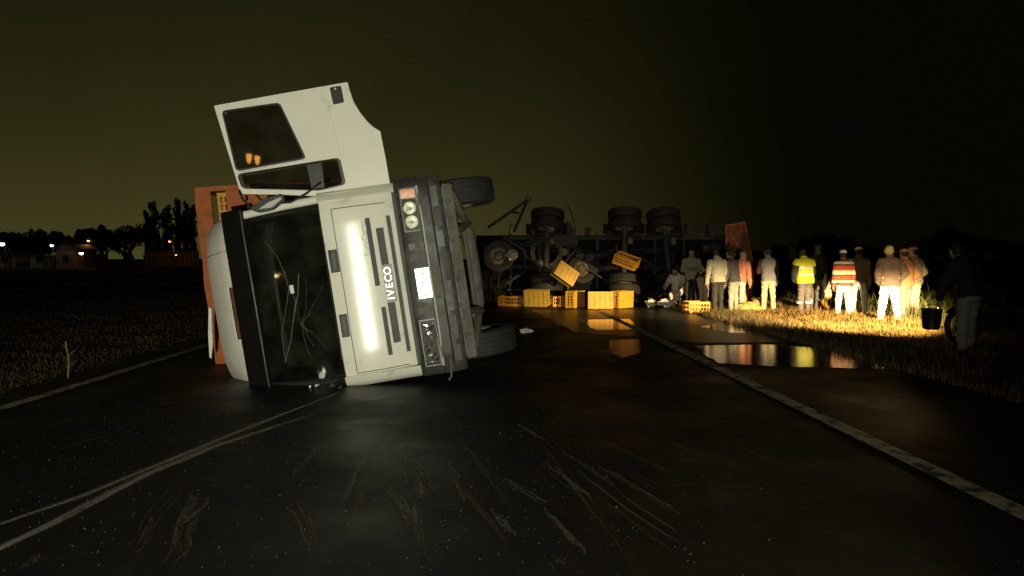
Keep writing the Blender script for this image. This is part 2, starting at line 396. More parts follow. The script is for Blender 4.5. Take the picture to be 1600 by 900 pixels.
scrape([(268, 885), (300, 800), (318, 770)], 0.16, scr_y)
scrape([(612, 762), (632, 790), (645, 818)], 0.10)
scrape([(628, 708), (650, 732), (672, 757)], 0.05)
scrape([(560, 740), (600, 680), (622, 640)], 0.07)
scrape([(450, 785), (470, 820), (480, 870)], 0.08, scr_y)
scrape([(780, 745), (820, 768), (852, 790)], 0.09)
scrape([(925, 683), (1000, 717), (1072, 752)], 0.045)
scrape([(880, 600), (960, 630), (1040, 655)], 0.035)
scrape([(1130, 692), (1190, 714), (1250, 740)], 0.07)
scrape([(900, 735), (980, 800), (1085, 870)], 0.05)
scrape([(690, 735), (740, 790), (790, 850)], 0.05, scr_y)
scrape([(1310, 768), (1360, 790)], 0.05, scr_y)
scrape([(980, 735), (1060, 778)], 0.05, scr_y)
scrape([(875, 878), (880, 890)], 0.06)
scrape([(100, 700), (180, 672), (250, 655)], 0.05)
scrape([(40, 890), (70, 870)], 0.12, scr_y)
scrape([(720, 690), (760, 740), (800, 800)], 0.04)
scrape([(840, 690), (900, 770), (980, 880)], 0.05, scr_y)
scrape([(215, 870), (250, 810), (290, 770)], 0.09, scr_y)

# broad broken scuffs fanning out from where the cab slid
r7 = random.Random(12)
for k in range(26):
    a = R(r7.uniform(18, 165)); r0 = r7.uniform(150, 300); L_ = r7.uniform(30, 110); cx, cy = 640, 545
    p0 = (cx + math.cos(a) * r0 * 1.9, cy + math.sin(a) * r0); p1 = (cx + math.cos(a) * (r0 + L_) * 1.9, cy + math.sin(a) * (r0 + L_))
    if 600 < p0[1] < 880 and p1[1] < 930: scrape1([p0, ((p0[0] + p1[0]) / 2 + r7.uniform(-2, 2), (p0[1] + p1[1]) / 2), p1], r7.uniform(.05, .16), r7.choice((scr_w, scr_y, scr_w)))

# standing water
def water_mat():
    m = bpy.data.materials.new('standing_water'); m.use_nodes = True; nt = m.node_tree; N = nt.nodes; L = nt.links; b = N['Principled BSDF']
    b.inputs['Base Color'].default_value = (0.012, 0.011, 0.009, 1); b.inputs['Roughness'].default_value = 0.09; b.inputs['IOR'].default_value = 1.6
    tc = N.new('ShaderNodeTexCoord'); n = N.new('ShaderNodeTexNoise'); n.inputs['Scale'].default_value = 9; n.inputs['Detail'].default_value = 5
    mp = N.new('ShaderNodeMapping'); mp.inputs['Scale'].default_value = (1, 2.2, 1); L.new(tc.outputs['Object'], mp.inputs[0]); L.new(mp.outputs[0], n.inputs[0])
    bp = N.new('ShaderNodeBump'); bp.inputs['Strength'].default_value = 0.32; bp.inputs['Distance'].default_value = 0.006
    L.new(n.outputs[0], bp.inputs['Height']); L.new(bp.outputs[0], b.inputs['Normal'])
    return m
waterm = water_mat()
dampm = waterm.copy(); dampm.name = 'damp_film'; dampm.node_tree.nodes['Principled BSDF'].inputs['Roughness'].default_value = .36
def puddle(pxs, seed, z=0.008, amp=0.06, m=None):
    P = [ground(*p) for p in pxs]; Q = []
    for a, b in zip(P, P[1:] + P[:1]):
        n = max(2, int((b - a).length / 0.12))
        for k in range(n):
            p = a.lerp(b, k / n); o = mnoise.noise_vector(Vector((p.x * 2.2, p.y * 2.2, seed))) * amp
            Q.append((p.x + o.x, p.y + o.y))
    bm = nb(); bm.faces.new([bm.verts.new((x, y, z)) for x, y in Q]); bmesh.ops.triangulate(bm, faces=bm.faces[:])
    return tag(obj('puddle', bm, m or waterm), kind='structure')
puddle([(1085, 541), (1200, 539), (1290, 545), (1330, 556), (1392, 577), (1230, 574), (1120, 568)], 1.0)
puddle([(952, 532), (998, 531), (1004, 552), (972, 560), (950, 550)], 2.0, amp=0.05)
puddle([(1130, 503), (1200, 512), (1218, 522), (1140, 520), (1095, 511)], 3.0)
puddle([(905, 500), (985, 499), (1000, 515), (930, 516)], 4.0)
puddle([(830, 485), (1000, 484), (1120, 495), (1215, 515), (1260, 534), (1090, 537), (1010, 528), (900, 520)], 5.0, .006, .12, dampm)

# ------------------------------------------------------------------ the overturned truck
# local frame of an upright truck facing the camera: x = driver's side, y = backwards from the nose, z = up
TH, YAW, TS = R(-98.5), R(4), 1.06
truck = thing('overturned_truck', 'white-cab truck lying on its side with its driver door swung open upwards', 'truck', (-0.305, 8.0, 1.27))
truck.rotation_mode = 'QUATERNION'
TQ = (Matrix.Rotation(YAW, 3, 'Z') @ Matrix.Rotation(TH, 3, 'Y')).to_quaternion(); truck.rotation_quaternion = TQ
truck.scale = (TS,) * 3; truck.location = atY(545, 603, 8.48) - TS * (TQ @ Vector((-1.05, 0, 1.5)))
TM = Matrix.Translation(truck.location) @ TQ.to_matrix().to_4x4() @ Matrix.Scale(TS, 4); TMI = TM.inverted()
def TL(px, py, d=0.0):
    """photo pixel -> truck-local (x, z) on the plane y = d"""
    o = TMI @ Vector((0, 0, CAMH)); r = TMI.to_3x3() @ ray(px, py); t = (d - o.y) / r.y; p = o + r * t
    return (p.x, p.z)
def T(name, bm, m, parent=truck, **k): return obj(name, bm, m, parent, **k)

def wheel_mesh(R_=0.5, W=0.28, side=1):
    """tyre profile about an axis; returns (tyre profile, rim profile)"""
    h = W / 2; g = 0.014; pr = [(R_ * .57, -h * .72), (R_ * .62, -h * .9), (R_ * .78, -h), (R_ * .92, -h * .97), (R_ * .985, -h * .84)]
    gs = [-.52, -.17, .17, .52]; e = .055
    for c in gs: pr += [(R_, (c - e) * h * 1.0), (R_ - g, (c - e * .7) * h), (R_ - g, (c + e * .7) * h), (R_, (c + e) * h)]
    pr += [(R_ * .985, h * .84), (R_ * .92, h * .97), (R_ * .78, h), (R_ * .62, h * .9), (R_ * .57, h * .72)]
    s = side
    rim = [(R_ * .585, s * h * .80), (R_ * .56, s * h * .74), (R_ * .53, s * h * .2), (R_ * .50, -s * h * .05), (R_ * .34, -s * h * .12), (R_ * .30, s * h * .35), (R_ * .26, s * h * .42),
           (R_ * .20, s * h * .75), (0, s * h * .8)]
    return pr, rim
def make_wheel(parent, c, axis, R_=0.5, W=0.28, side=1, segs=40, tm=rubber, rm=rimm):
    pr, rim = wheel_mesh(R_, W, side)
    o = obj('wheel', lathe(nb(), pr, c, axis, segs, closed=True), tm, parent, smooth=True)
    b = lathe(nb(), rim, c, axis, segs)
    ax = Vector(axis).normalized(); u, v = frame_for(ax)
    for k in range(10):
        a = 2 * math.pi * k / 10; p = Vector(c) + (u * math.cos(a) + v * math.sin(a)) * R_ * .30
        tube(b, [p + ax * side * W * .1, p + ax * side * W * .24], 0.016, 6)
    obj('rim', b, rm, o, smooth=True)
    # inner side disc and drum
    obj('brake_drum', lathe(nb(), [(R_ * .50, -side * W * .05), (R_ * .50, -side * W * .33), (R_ * .40, -side * W * .55), (R_ * .18, -side * W * .6), (0, -side * W * .6)], c, axis, 28), rm, o, smooth=True)
    return o

def build_truck():
    HW = 1.05
    # ---- front panel: bowed sheet with real slots
    Z0, Z1 = 0.735, 1.515
    def slot(pa, pb, half):
        a = TL(*pa); b = TL(*pb); x0, x1 = sorted((a[0], b[0])); zc = (a[1] + b[1]) / 2
        return (x0, x1, zc - half, zc + half)
    slots = [slot((575, 340), (588, 447), .026), slot((589, 356), (624, 535), .040), slot((604, 336), (640, 550), .022), slot((598, 480), (611, 555), .024)]
    vents = [slot((520, 390), (523, 426), .050), slot((536, 491), (540, 527), .045)]
    holes = slots + vents
    def bow(x, z):
        return 0.38 * (z - 1.30) ** 2 - 0.035 * min(x * x, .5) + .01 + 0.09 * (abs(x) / HW) ** 10
    us = merge_lines([h[i] for h in holes for i in (0, 1)], -HW, HW, 0.05); vs_ = merge_lines([h[i] for h in holes for i in (2, 3)], Z0, Z1, 0.04)
    ins = lambda x, z: any(h[0] < x < h[1] and h[2] < z < h[3] for h in holes)
    bm = nb(); grid_surface(bm, us, vs_, lambda x, z: Vector((x, bow(x, z), z)), ins, None)
    for f in bm.faces: f.smooth = True
    bmesh.ops.recalc_face_normals(bm, faces=bm.faces[:])
    if sum(f.normal.y for f in bm.faces) > 0: bmesh.ops.reverse_faces(bm, faces=bm.faces[:])
    bmesh.ops.solidify(bm, geom=bm.faces[:], thickness=0.022)
    panel = T('front_panel', bm, white, smooth=True)
    # bonnet outline: thin proud rim round the raised service flap
    pts = [TL(519, 326), TL(600, 316), TL(641, 572), TL(556, 583)]
    zA = (pts[0][1] + pts[3][1]) / 2; zB = (pts[1][1] + pts[2][1]) / 2; xA = (pts[2][0] + pts[3][0]) / 2; xB = (pts[0][0] + pts[1][0]) / 2
    for (x0, x1, z0, z1) in ((xA, xB, zA - .004, zA + .004), (xA - .004, xA + .004, zB, zA - .004), (xB - .004, xB + .004, zB, zA - .004)):
        b = nb(); grid_surface(b, merge_lines([], x0, x1, .06), merge_lines([], z0, z1, .06), lambda x, z: Vector((x, bow(x, z) - .0015, z)), None, 0.004)
        obj('panel_seam', b, slotm, panel)
    for h in slots:
        ym = bow((h[0] + h[1]) / 2, (h[2] + h[3]) / 2); b = nb(); box(b, (h[0] - .01, ym + .062, h[2] - .01), (h[1] + .01, ym + .085, h[3] + .01)); o = obj('grille_slot', b, slotm, panel)
        b = nb()
        n = max(2, int((h[1] - h[0]) / .055))
        for k in range(n):
            xx = h[0] + (k + .5) * (h[1] - h[0]) / n; zc = (h[2] + h[3]) / 2
            box(b, (xx - .003, ym + .044, h[2] + .001), (xx + .003, ym + .061, h[3] - .001))
        tag(obj('grille_bars', b, slotm, o), kind='stuff')
    for h in vents:
        xm, zm = (h[0] + h[1]) / 2, (h[2] + h[3]) / 2; yb = bow(xm, zm)
        b = nb(); box(b, (h[0] - .004, yb + .04, h[2] - .004), (h[1] + .004, yb + .07, h[3] + .004)); o = obj('grab_recess', b, slotm, panel)
        b = nb(); box(b, (h[0] + .02, yb + .004, zm - .018), (h[1] - .02, yb + .02, zm + .014)); obj('grab_handle', b, greyb, o, bevel=.004)
    # lettering: reads from the ground side upwards
    def letters(txt, px, py, size, m, name, bold=True):
        # one child per letter
        x, z = TL(px, py); n = len(txt)
        bm_all = text_bm(txt, Matrix.Translation((x, bow(x, z) - .010, z)) @ Matrix.Rotation(R(90), 4, 'X'), size, 0.004, bold)
        return obj(name, bm_all, m, panel)
    letters('EuroCargo', 570, 373, 0.085, letterg, 'model_lettering', True)
    # emblem backing plate then the five letters
    x, z = TL(608, 443)
    b = nb(); box(b, (x - .21, bow(x, z) - .006, z - .055), (x + .21, bow(x, z) + .03, z + .055)); bp_ = obj('badge_plate', b, blackp, panel, bevel=.006)
    cur = x - .183
    for ch, wd in zip('IVECO', (.040, .082, .074, .084, .086)):
        bmL = text_bm(ch, Matrix.Translation((cur + wd / 2, bow(x, z) - .012, z)) @ Matrix.Rotation(R(90), 4, 'X'), 0.112, 0.006, True)
        obj('letter', bmL, letterm, bp_); cur += wd
    # lower lip on the ground side (slightly bent skirt)
    b = nb(); grid_surface(b, [-1.085, -1.06, -1.03, -.96], merge_lines([], .70, 1.53, .1), lambda u, v: Vector((u, .01 + .12 * ((-.96 - u) / .125) ** 2 + .01 * math.sin(v * 9), v)), None, .015)
    T('corner_trim', b, white, smooth=True)
    b = nb(); grid_surface(b, [.97, 1.03, 1.055, 1.07], merge_lines([], .70, 1.53, .1), lambda u, v: Vector((u, .02 + .12 * max(0, (u - .96) / .11) ** 2, v)), None, .015)
    T('corner_trim', b, white, smooth=True)

    # ---- bumper: stepped profile lofted across, with lamp recesses left open
    prof = [(.09, .690), (.04, .688), (.00, .678), (-.015, .655), (-.015, .470), (.005, .455), (-.035, .430), (-.045, .345), (-.02, .325), (-.012, .235), (.01, .205), (.10, .20)]
    lamp_boxes = [(.50, .985, .463, .648), (-.985, -.46, .463, .648)]
    us = merge_lines([l[i] for l in lamp_boxes for i in (0, 1)] + [-1.09, 1.09], -1.09, 1.09, .07)
    prof2 = []
    for a, b_ in zip(prof, prof[1:]): prof2.append(a)
    prof2.append(prof[-1]); zz = [p[1] for p in prof2]
    bm = nb(); V = []
    rr = random.Random(3)
    for u in us:
        row = []
        for (y, z) in prof2:
            c = .16 * (abs(u) / 1.09) ** 10; dent = 0.012 * mnoise.noise(Vector((u * 4, z * 5, 1.3)))
            row.append(bm.verts.new((u, y + c + dent, z)))
        V.append(row)
    for i in range(len(us) - 1):
        for j in range(len(prof2) - 1):
            uc = (us[i] + us[i + 1]) / 2
            if j == 3 and any(l[0] < uc < l[1] for l in lamp_boxes): continue
            bm.faces.new([V[i][j], V[i + 1][j], V[i + 1][j + 1], V[i][j + 1]])
    bmesh.ops.recalc_face_normals(bm, faces=bm.faces[:])
    bmesh.ops.solidify(bm, geom=bm.faces[:], thickness=-.012)
    bumper = T('bumper', bm, greyb, smooth=True)
    # ribs, tow eye pockets and the long groove in the bumper
    for xx in (-.36, -.24, .22, .34):
        b = nb(); box(b, (xx - .035, -.030, .49), (xx + .035, -.010, .63)); obj('bumper_rib', b, greyb, bumper, bevel=.008)
    for xx in (-.78, .72):
        b = nb(); box(b, (xx - .07, -.052, .365), (xx + .07, -.03, .415)); obj('tow_pocket', b, slotm, bumper, bevel=.006)
    b = nb(); box(b, (-.9, -.058, .432), (.9, -.030, .452)); obj('groove_strip', b, chass, bumper)
    # black strip added as shade in the gap behind the panel's lower edge, bolted skirt plates, scuffed corner caps
    b = nb(); box(b, (-1.0, .20, .62), (1.0, .22, .76)); obj('gap_shade_strip', b, slotm, bumper)
    for (x0, x1, z0, z1, d, m_) in ((.30, .47, .24, .315, .020, greyb), (.52, .70, .235, .32, .028, chass), (.74, .96, .24, .31, .022, greyb), (-.02, .24, .24, .318, .018, chass), (-.40, -.08, .238, .312, .024, greyb), (-.72, -.46, .24, .315, .020, mudm), (-.96, -.78, .236, .318, .026, chass)):
        b = nb(); box(b, (x0, -.012 - d, z0), (x1, -.022 + .002, z1)); obj('skirt_plate', b, m_, bumper, bevel=.006)
    for xx, zz in ((.44, .56), (.40, .50), (-.12, .64), (.16, .64), (-.42, .36), (.30, .37), (.6, .37), (-.2, .37), (.85, .37), (0, .37)):
        b = nb(); lathe(b, [(0, -.012), (.012, -.010), (.014, 0)], (xx, -.016 if zz > .45 else -.045, zz), (0, 1, 0), 10); obj('bolt', b, mudm, bumper)
    b = nb(); tube(b, [(.99, -.03, .45), (.6, -.062, .442), (0, -.064, .442), (-.6, -.062, .442), (-.99, -.03, .45)], .012, 6); obj('trim_edge', b, letterg, bumper)
    # ---- headlamps
    for k, (x0, x1, z0, z1) in enumerate(lamp_boxes):
        broken = k == 1
        hb = nb(); box(hb, (x0 + .003, .09, z0), (x1 - .003, .14, z1)); h = T('headlamp', hb, greyb if not broken else chass, label=None if not broken else 'smashed headlamp on the ground side')
        # housing walls
        b = nb()
        for (a0, a1, c0, c1) in ((x0 + .003, x0 + .018, z0, z1), (x1 - .018, x1 - .003, z0, z1), (x0 + .018, x1 - .018, z0 - .001, z0 + .012), (x0 + .018, x1 - .018, z1 - .012, z1 + .001)):
            box(b, (a0, -.012, c0), (a1, .089, c1))
        obj('lamp_housing', b, blackp, h)
        zc = (z0 + z1) / 2
        if not broken:
            for xc in (x0 + .11, x0 + .26):
                b = nb(); rp = [(0.012, .078), (.03, .072), (.05, .058), (.063, .035), (.070, .008)]
                lathe(b, [(r, y) for r, y in rp], (xc, 0, zc), (0, 1, 0), 28); rf = obj('reflector', b, chrome, h, smooth=True)
                b = nb(); lathe(b, [(0, .012), (.012, .016), (.016, .03), (.012, .07)], (xc, 0, zc), (0, 1, 0), 12); obj('bulb', b, lensm_solid, rf, smooth=True)
            b = nb(); box(b, (x0 + .02, .001, z0 + .014), (x1 - .125, .005, z1 - .014)); obj('lens', b, lensm, h)
            b = nb(); grid_surface(b, merge_lines([], x1 - .115, x1 - .02, .012), [z0 + .014, z1 - .014], lambda u, v: Vector((u, -.004 + .004 * math.sin(u * 520), v)), None, .01); obj('indicator', b, amber, h)
        else:
            # shards of lens and crushed reflector foil
            b = nb(); r2 = random.Random(5)
            for q in range(60):
                c = Vector((r2.uniform(x0 + .04, x1 - .03), r2.uniform(-.005, .075), r2.uniform(z0 + .015, z1 - .015))); s = r2.uniform(.012, .04)
                vv = [bm_v for bm_v in (b.verts.new(c + Vector((r2.uniform(-1, 1), r2.uniform(-.6, .6), r2.uniform(-1, 1))) * s) for _ in range(3))]; b.faces.new(vv)
            tag(obj('broken_lens', b, chrome, h), kind='stuff')
    # ---- licence plate and its neighbour
    (xa, za), (xb, zb) = TL(652, 421), TL(674, 463)
    pc = ((xa + xb) / 2, (za + zb) / 2)
    M = Matrix.Translation((pc[0], -.045, pc[1])) @ Matrix.Rotation(R(-1.5), 4, 'X') @ Matrix.Rotation(R(5.5), 4, 'Z') if False else Matrix.Translation((pc[0], -.047, pc[1])) @ Matrix.Rotation(R(-5.6), 4, 'X')
    b = nb(); box(b, (-.165, -.003, -.082), (.165, .003, .082), M); pl = T('licence_plate', b, platem, bevel=.001)
    b = nb(); r3 = random.Random(11)
    for q in range(9):                                    # worn, unreadable embossed marks
        xx = -.14 + q * .034 + r3.uniform(-.006, .006); z0 = r3.uniform(-.05, -.01); hgt = r3.uniform(.02, .06)
        box(b, (xx, -.0045, z0), (xx + r3.uniform(.006, .016), -.003, z0 + hgt), M)
    tag(obj('embossed_marks', b, slotm, pl), kind='stuff')
    b = nb(); box(b, (pc[0] - .19, -.078, .33), (pc[0] + .17, -.047, .425)); T('bumper_step', b, mudm, bevel=.008)
    # dangling bracket under the ground-side lamp
    (bx, bz) = TL(690, 592, .05)
    b = nb(); tube(b, [(-.80, .0, .37), (-.95, -.02, .37), (-1.12, -.03, .385), (-1.16, -.03, .42)], .012, 6); T('bent_bracket', b, mudm)

    # ---- cab shell
    ys = 1.72
    roofz, top = 2.42, 2.50
    b = nb()
    def wallx(x0, x1, y0, y1, z0, z1): box(b, (x0, y0, z0), (x1, y1, z1))
    wallx(-1.045, -1.005, .13, ys, .75, 1.52)             # ground-side wall
    wallx(-1.02, -.985, .95, ys, 1.52, 2.42)
    T('cab_side', b, white_dirty, bevel=.01); b = nb()
    wallx(1.005, 1.045, .95, ys, .75, 1.52); wallx(.985, 1.02, 1.25, ys, 1.52, 2.42)
    T('cab_side', b, white_dirty, bevel=.01)
    b = nb(); wallx(-1.0, 1.0, ys - .04, ys, .75, 2.42); T('cab_back', b, liner)
    b = nb(); box(b, (-.98, .24, .80), (.98, ys - .045, .86)); T('cab_floor', b, dashm)
    b = nb(); grid_surface(b, merge_lines([], -1.0, 1.0, .1), merge_lines([], .30, ys, .12), lambda u, v: Vector((u, v, 2.44 + .05 * (1 - (u / 1.0) ** 4) * min(1, (v - .25) / .4))), None, .03); T('cab_roof', b, white_dirty, smooth=True)
    # pillars
    for s in (-1, 1):
        b = nb(); tube(b, [(s * 1.0, .11, 1.50), (s * .99, .20, 1.9), (s * .955, .31, 2.44)], .045, 10); T('windshield_pillar', b, white_dirty if s > 0 else blackp, smooth=True)
    b = nb(); box(b, (-.96, .285, 2.375), (.96, .35, 2.445)); T('windshield_header', b, blackp, bevel=.01)
    # windshield: curved pane
    def ws(u, v): return Vector((u, .085 + .24 * (v - 1.52) / .86 + .07 * (abs(u) / .96) ** 3, v))
    b = nb(); grid_surface(b, merge_lines([], -.94, .955, .1), merge_lines([], 1.525, 2.375, .1), ws, None, .006)
    wsh = T('windshield', b, wglass, smooth=True)
    b = nb()
    for (u0, u1) in ((-.985, -.94), (.955, .985)):
        grid_surface(b, [u0, u1], merge_lines([], 1.52, 2.375, .1), lambda u, v: ws(u, v) + Vector((0, -.004, 0)))
    grid_surface(b, merge_lines([], -.94, .955, .1), [1.512, 1.545], lambda u, v: ws(u, v) + Vector((0, -.004, 0)))
    bmesh.ops.solidify(b, geom=b.faces[:], thickness=.012); obj('rubber_seal', b, blackp, wsh)
    def crack(pxs, r, m=crackm):
        P = []
        for (px, py) in pxs:
            x, z = TL(px, py, .2); x, z = TL(px, py, ws(x, z).y); P.append(ws(x, z) + Vector((0, -.010, 0)))
        Q = []
        for a, c in zip(P, P[1:]):
            for k in range(5): Q.append(a.lerp(c, k / 5) + Vector((random.uniform(-.004, .004), 0, random.uniform(-.004, .004))))
        Q.append(P[-1]); b = nb(); tube(b, Q, r, 5); return obj('crack', b, m, wsh)
    crack([(413, 376), (434, 402), (446, 430), (451, 449), (449, 472)], .0014)
    crack([(467, 428), (465, 462), (460, 490), (455, 530), (446, 566)], .0020)
    crack([(451, 449), (462, 470), (460, 490)], .0012)
    crack([(449, 472), (440, 520), (446, 566)], .0012)
    r6 = random.Random(4)
    for k in range(9):
        a = r6.uniform(-2.6, 2.6); px, py = 470 + r6.uniform(-4, 4), 505 + r6.uniform(-6, 6); L_ = r6.uniform(25, 90); st_ = [(px, py)]
        for q in range(3): a += r6.uniform(-.35, .35); px += math.cos(a) * L_ / 3 * .55; py += math.sin(a) * L_ / 3; st_.append((min(522, max(440, px)), min(578, max(345, py))))
        crack(st_, .0006)
    # wipers lying across the glass
    for (pa, pb, pcx) in (((524, 440), (519, 400), (512, 345)), ((536, 560), (531, 500), (526, 455))):
        P = [ws(*TL(*p, .2)) + Vector((0, -.028, 0)) for p in (pa, pb, pcx)]
        b = nb(); tube(b, P, [.012, .009, .006], 6); o = T('wiper', b, blackp)
    # pale sticker on the glass
    x, z = TL(456, 452, .2); c = ws(x, z) + Vector((0, -.009, 0)); b = nb(); box(b, c + Vector((-.045, -.002, -.02)), c + Vector((.045, .002, .02))); obj('sticker', b, paperm, wsh)
    # torn edge of laminated glass sagging to the road
    b = nb(); r4 = random.Random(2)
    def sag(u, v):
        p = Vector((-1.0 - .085 * v + .02 * math.sin(u * 21), .06 - .14 * v + .03 * math.sin(u * 13 + v * 4), u)); return p + Vector((r4.uniform(-.008, .008), r4.uniform(-.012, .012), 0))
    grid_surface(b, merge_lines([], 1.56, 2.26, .05), [0, .33, .66, 1], sag, lambda u, v: r4.random() < .08); obj('torn_glass', b, crumb, wsh)
    # ---- interior
    b = nb(); grid_surface(b, merge_lines([], -.95, .95, .1), [1.14, 1.30, 1.42, 1.47], lambda u, v: Vector((u, .62 - .45 * ((v - 1.14) / .33) ** 2, v)), None, .04); T('dashboard', b, dashm, smooth=True)
    def seat(xc):
        b = nb(); box(b, (xc - .26, .72, 1.05), (xc + .26, 1.22, 1.22)); s = T('seat', b, seatm, bevel=.05)
        b = nb(); Mx = Matrix.Translation((xc, 1.25, 1.2)) @ Matrix.Rotation(R(-10), 4, 'X'); box(b, (-.25, -.07, 0), (.25, .08, .78), Mx); obj('backrest', b, seatm, s, bevel=.05)
    seat(.55); seat(-.55)
    b = nb(); lathe(b, [(.205, -.018), (.225, 0), (.205, .018), (.187, 0)], (.52, .50, 1.52), (0, -.55, .83), 28, closed=True)
    ax = Vector((0, -.55, .83)).normalized(); u_, v_ = frame_for(ax)
    for k in range(3):
        a = 2 * math.pi * k / 3; tube(b, [Vector((.52, .50, 1.52)), Vector((.52, .50, 1.52)) + (u_ * math.cos(a) + v_ * math.sin(a)) * .205], .014, 6)
    T('steering_wheel', b, blackp, smooth=True)
    b = nb(); box(b, (-.35, 1.55, 1.55), (.45, 1.675, 2.3)); T('rear_curtain', b, liner, bevel=.03)
    b = nb(); box(b, (-.9, .42, 2.28), (-.1, .46, 2.36)); T('interior_visor', b, liner, bevel=.01)
    # crumpled bag inside, ground side corner
    b = nb(); bmesh.ops.create_icosphere(b, subdivisions=3, radius=.1)
    for v in b.verts: v.co = Vector((v.co.x * 1.3, v.co.y, v.co.z * .9)) * (1 + .35 * mnoise.noise(v.co * 14)) + Vector((-.86, .30, 1.78))
    T('crumpled_bag', b, paperm)

    # ---- outside sun visor: long black blade with lamp brackets
    b = nb(); grid_surface(b, merge_lines([], -1.03, 1.02, .08), [0, .25, .6, 1.0], lambda u, v: Vector((u, .16 + .02 * v - .09 * (1 - v) + .10 * (abs(u) / 1.03) ** 4, 2.335 + .25 * v + .02 * (abs(u) / 1.03) ** 3)), None, .014)
    vis = T('sun_visor', b, mat('visor_black', (.006, .006, .006), .45, spec=.25), smooth=True)
    b = nb(); tube(b, [(x, .055 + .10 * (abs(x) / 1.03) ** 4, 2.345 + .02 * (abs(x) / 1.03) ** 3) for x in np.linspace(-1.02, 1.0, 14)], .010, 6); obj('visor_edge', b, greyb, vis, smooth=True)
    for py in (418, 452, 483):
        x, z = TL(386 + (py - 418) * .12, py, .17); b = nb(); box(b, (x - .042, .135, z - .02), (x + .042, .165, z + .022)); obj('marker_bracket', b, paperm, vis, bevel=.006)
    # ---- tall roof deflector
    def fair(u, v):
        e = abs(u) ** 4; f6 = abs(u) ** 8
        z = 2.50 + (.45 - .05 * f6) * v; y = .26 + .36 * v ** 1.8 + .22 * e + .05 * v
        x = u * (.985 - .05 * v) * (1 - .0 * e); return Vector((x, y + .008 * mnoise.noise(Vector((u * 4, v * 4, 0))), z))
    US = [-1, -.99, -.97, -.93, -.86] + [k / 10 for k in range(-8, 9)] + [.86, .93, .97, .99, 1]
    VSs = merge_lines([.06, .20, .42], 0, 1, .08)
    # cut-out slot beside the visor
    sk = lambda u, v: -.42 < u < .20 and v < .42
    b = nb(); grid_surface(b, US, VSs, fair, sk, .02); fa = T('roof_deflector', b, white_dirty, smooth=True)
    b = nb(); grid_surface(b, US, [0, .15, .4, .7, 1], lambda u, v: fair(u, 1) + Vector((0, .02 + .75 * v, -.02 - .55 * v * v)), None, .02); obj('deflector_back', b, white_dirty, fa, smooth=True)
    for s in (-1, 1):
        b = nb(); grid_surface(b, [0, .3, .6, 1], VSs, lambda u, v: fair(s, v) + Vector((-s * .005, u * (1.6 - fair(s, v).y) * .99, -.05 * u * v)), None, .02); obj('deflector_side', b, white_dirty, fa, smooth=True)
    b = nb(); grid_surface(b, merge_lines([], -.45, .22, .06), [0, .45], lambda u, v: fair(u, v) + Vector((0, .10, 0)), None, .01); obj('slot_backing', b, brownP, fa)
    b = nb(); tube(b, [fair(.62, v) + Vector((0, -.002, 0)) for v in np.linspace(.12, 1, 12)], .0035, 5); obj('panel_seam', b, slotm, fa)
    # torn flap hanging off the deflector's far edge
    b = nb(); P = [TL(*p, 1.0) for p in ((327, 480), (331, 482), (333, 535), (331, 560), (328, 558), (326, 520))]; prism(b, P, .98, 1.0, lambda a, c, d: Vector((a, d, c))); obj('torn_flap', b, white_dirty, fa)

    # ---- driver door, swung open: outline read off the photograph on its own plane
    DD = .16
    hole = lambda pxs, r: round_poly([TL(px, py, DD) for px, py in pxs], r)
    outline = [TL(*p, DD) for p in ((334, 165), (440, 146), (543, 128), (546, 140), (552, 158), (562, 175), (574, 190), (584, 199), (594, 205), (603, 250), (610, 292), (560, 300), (505, 307), (440, 304), (376, 303))]
    w1 = hole([(346, 173), (437, 160), (479, 248), (369, 268)], .05)
    w2 = hole([(370, 272), (480, 254), (531, 246), (541, 288), (500, 298), (378, 295)], .05)
    from mathutils.geometry import tessellate_polygon
    polys = [[Vector((a, c, 0)) for a, c in q] for q in (outline, w1, w2)]
    flat = [p for q in polys for p in q]; tris = tessellate_polygon(polys); bm = nb()
    V = [bm.verts.new((p.x, DD, p.y)) for p in flat]
    for t in tris:
        try: bm.faces.new([V[i] for i in t])
        except ValueError: pass
    bmesh.ops.recalc_face_normals(bm, faces=bm.faces[:])
    if sum(f.normal.y * f.calc_area() for f in bm.faces) > 0: bmesh.ops.reverse_faces(bm, faces=bm.faces[:])
    bmesh.ops.solidify(bm, geom=bm.faces[:], thickness=.05)
    es = [e for e in bm.edges if len(e.link_faces) == 2 and e.calc_face_angle(0) > 1.0]
    bmesh.ops.bevel(bm, geom=es, offset=.006, segments=2, affect='EDGES')
    door = T('door', bm, white, smooth=True, label='open driver door standing up above the cab')
    to3 = lambda a, c, d: Vector((a, d, c))
    def frame_ring(outer, k, d0, d1, name):
        cx = sum(p[0] for p in outer) / len(outer); cz = sum(p[1] for p in outer) / len(outer); b = nb(); n = len(outer)
        inner = [(cx + (p[0] - cx) * k, cz + (p[1] - cz) * k) for p in outer]
        A = [b.verts.new(to3(*p, d0)) for p in outer]; B = [b.verts.new(to3(*p, d0)) for p in inner]; A2 = [b.verts.new(to3(*p, d1)) for p in outer]; B2 = [b.verts.new(to3(*p, d1)) for p in inner]
        for i in range(n):
            j = (i + 1) % n
            b.faces.new([A[i], A[j], B[j], B[i]]); b.faces.new([A2[i], B2[i], B2[j], A2[j]]); b.faces.new([A[i], A2[i], A2[j], A[j]]); b.faces.new([B[i], B[j], B2[j], B2[i]])
        obj(name, b, blackp, door); return inner
    i1 = frame_ring(w1, .945, DD - .006, DD + .052, 'window_frame')
    b = nb(); prism(b, i1, DD + .018, DD + .023, to3); obj('window_pane', b, glassm, door)
    i2 = frame_ring(w2, .93, DD - .0062, DD + .053, 'window_frame')
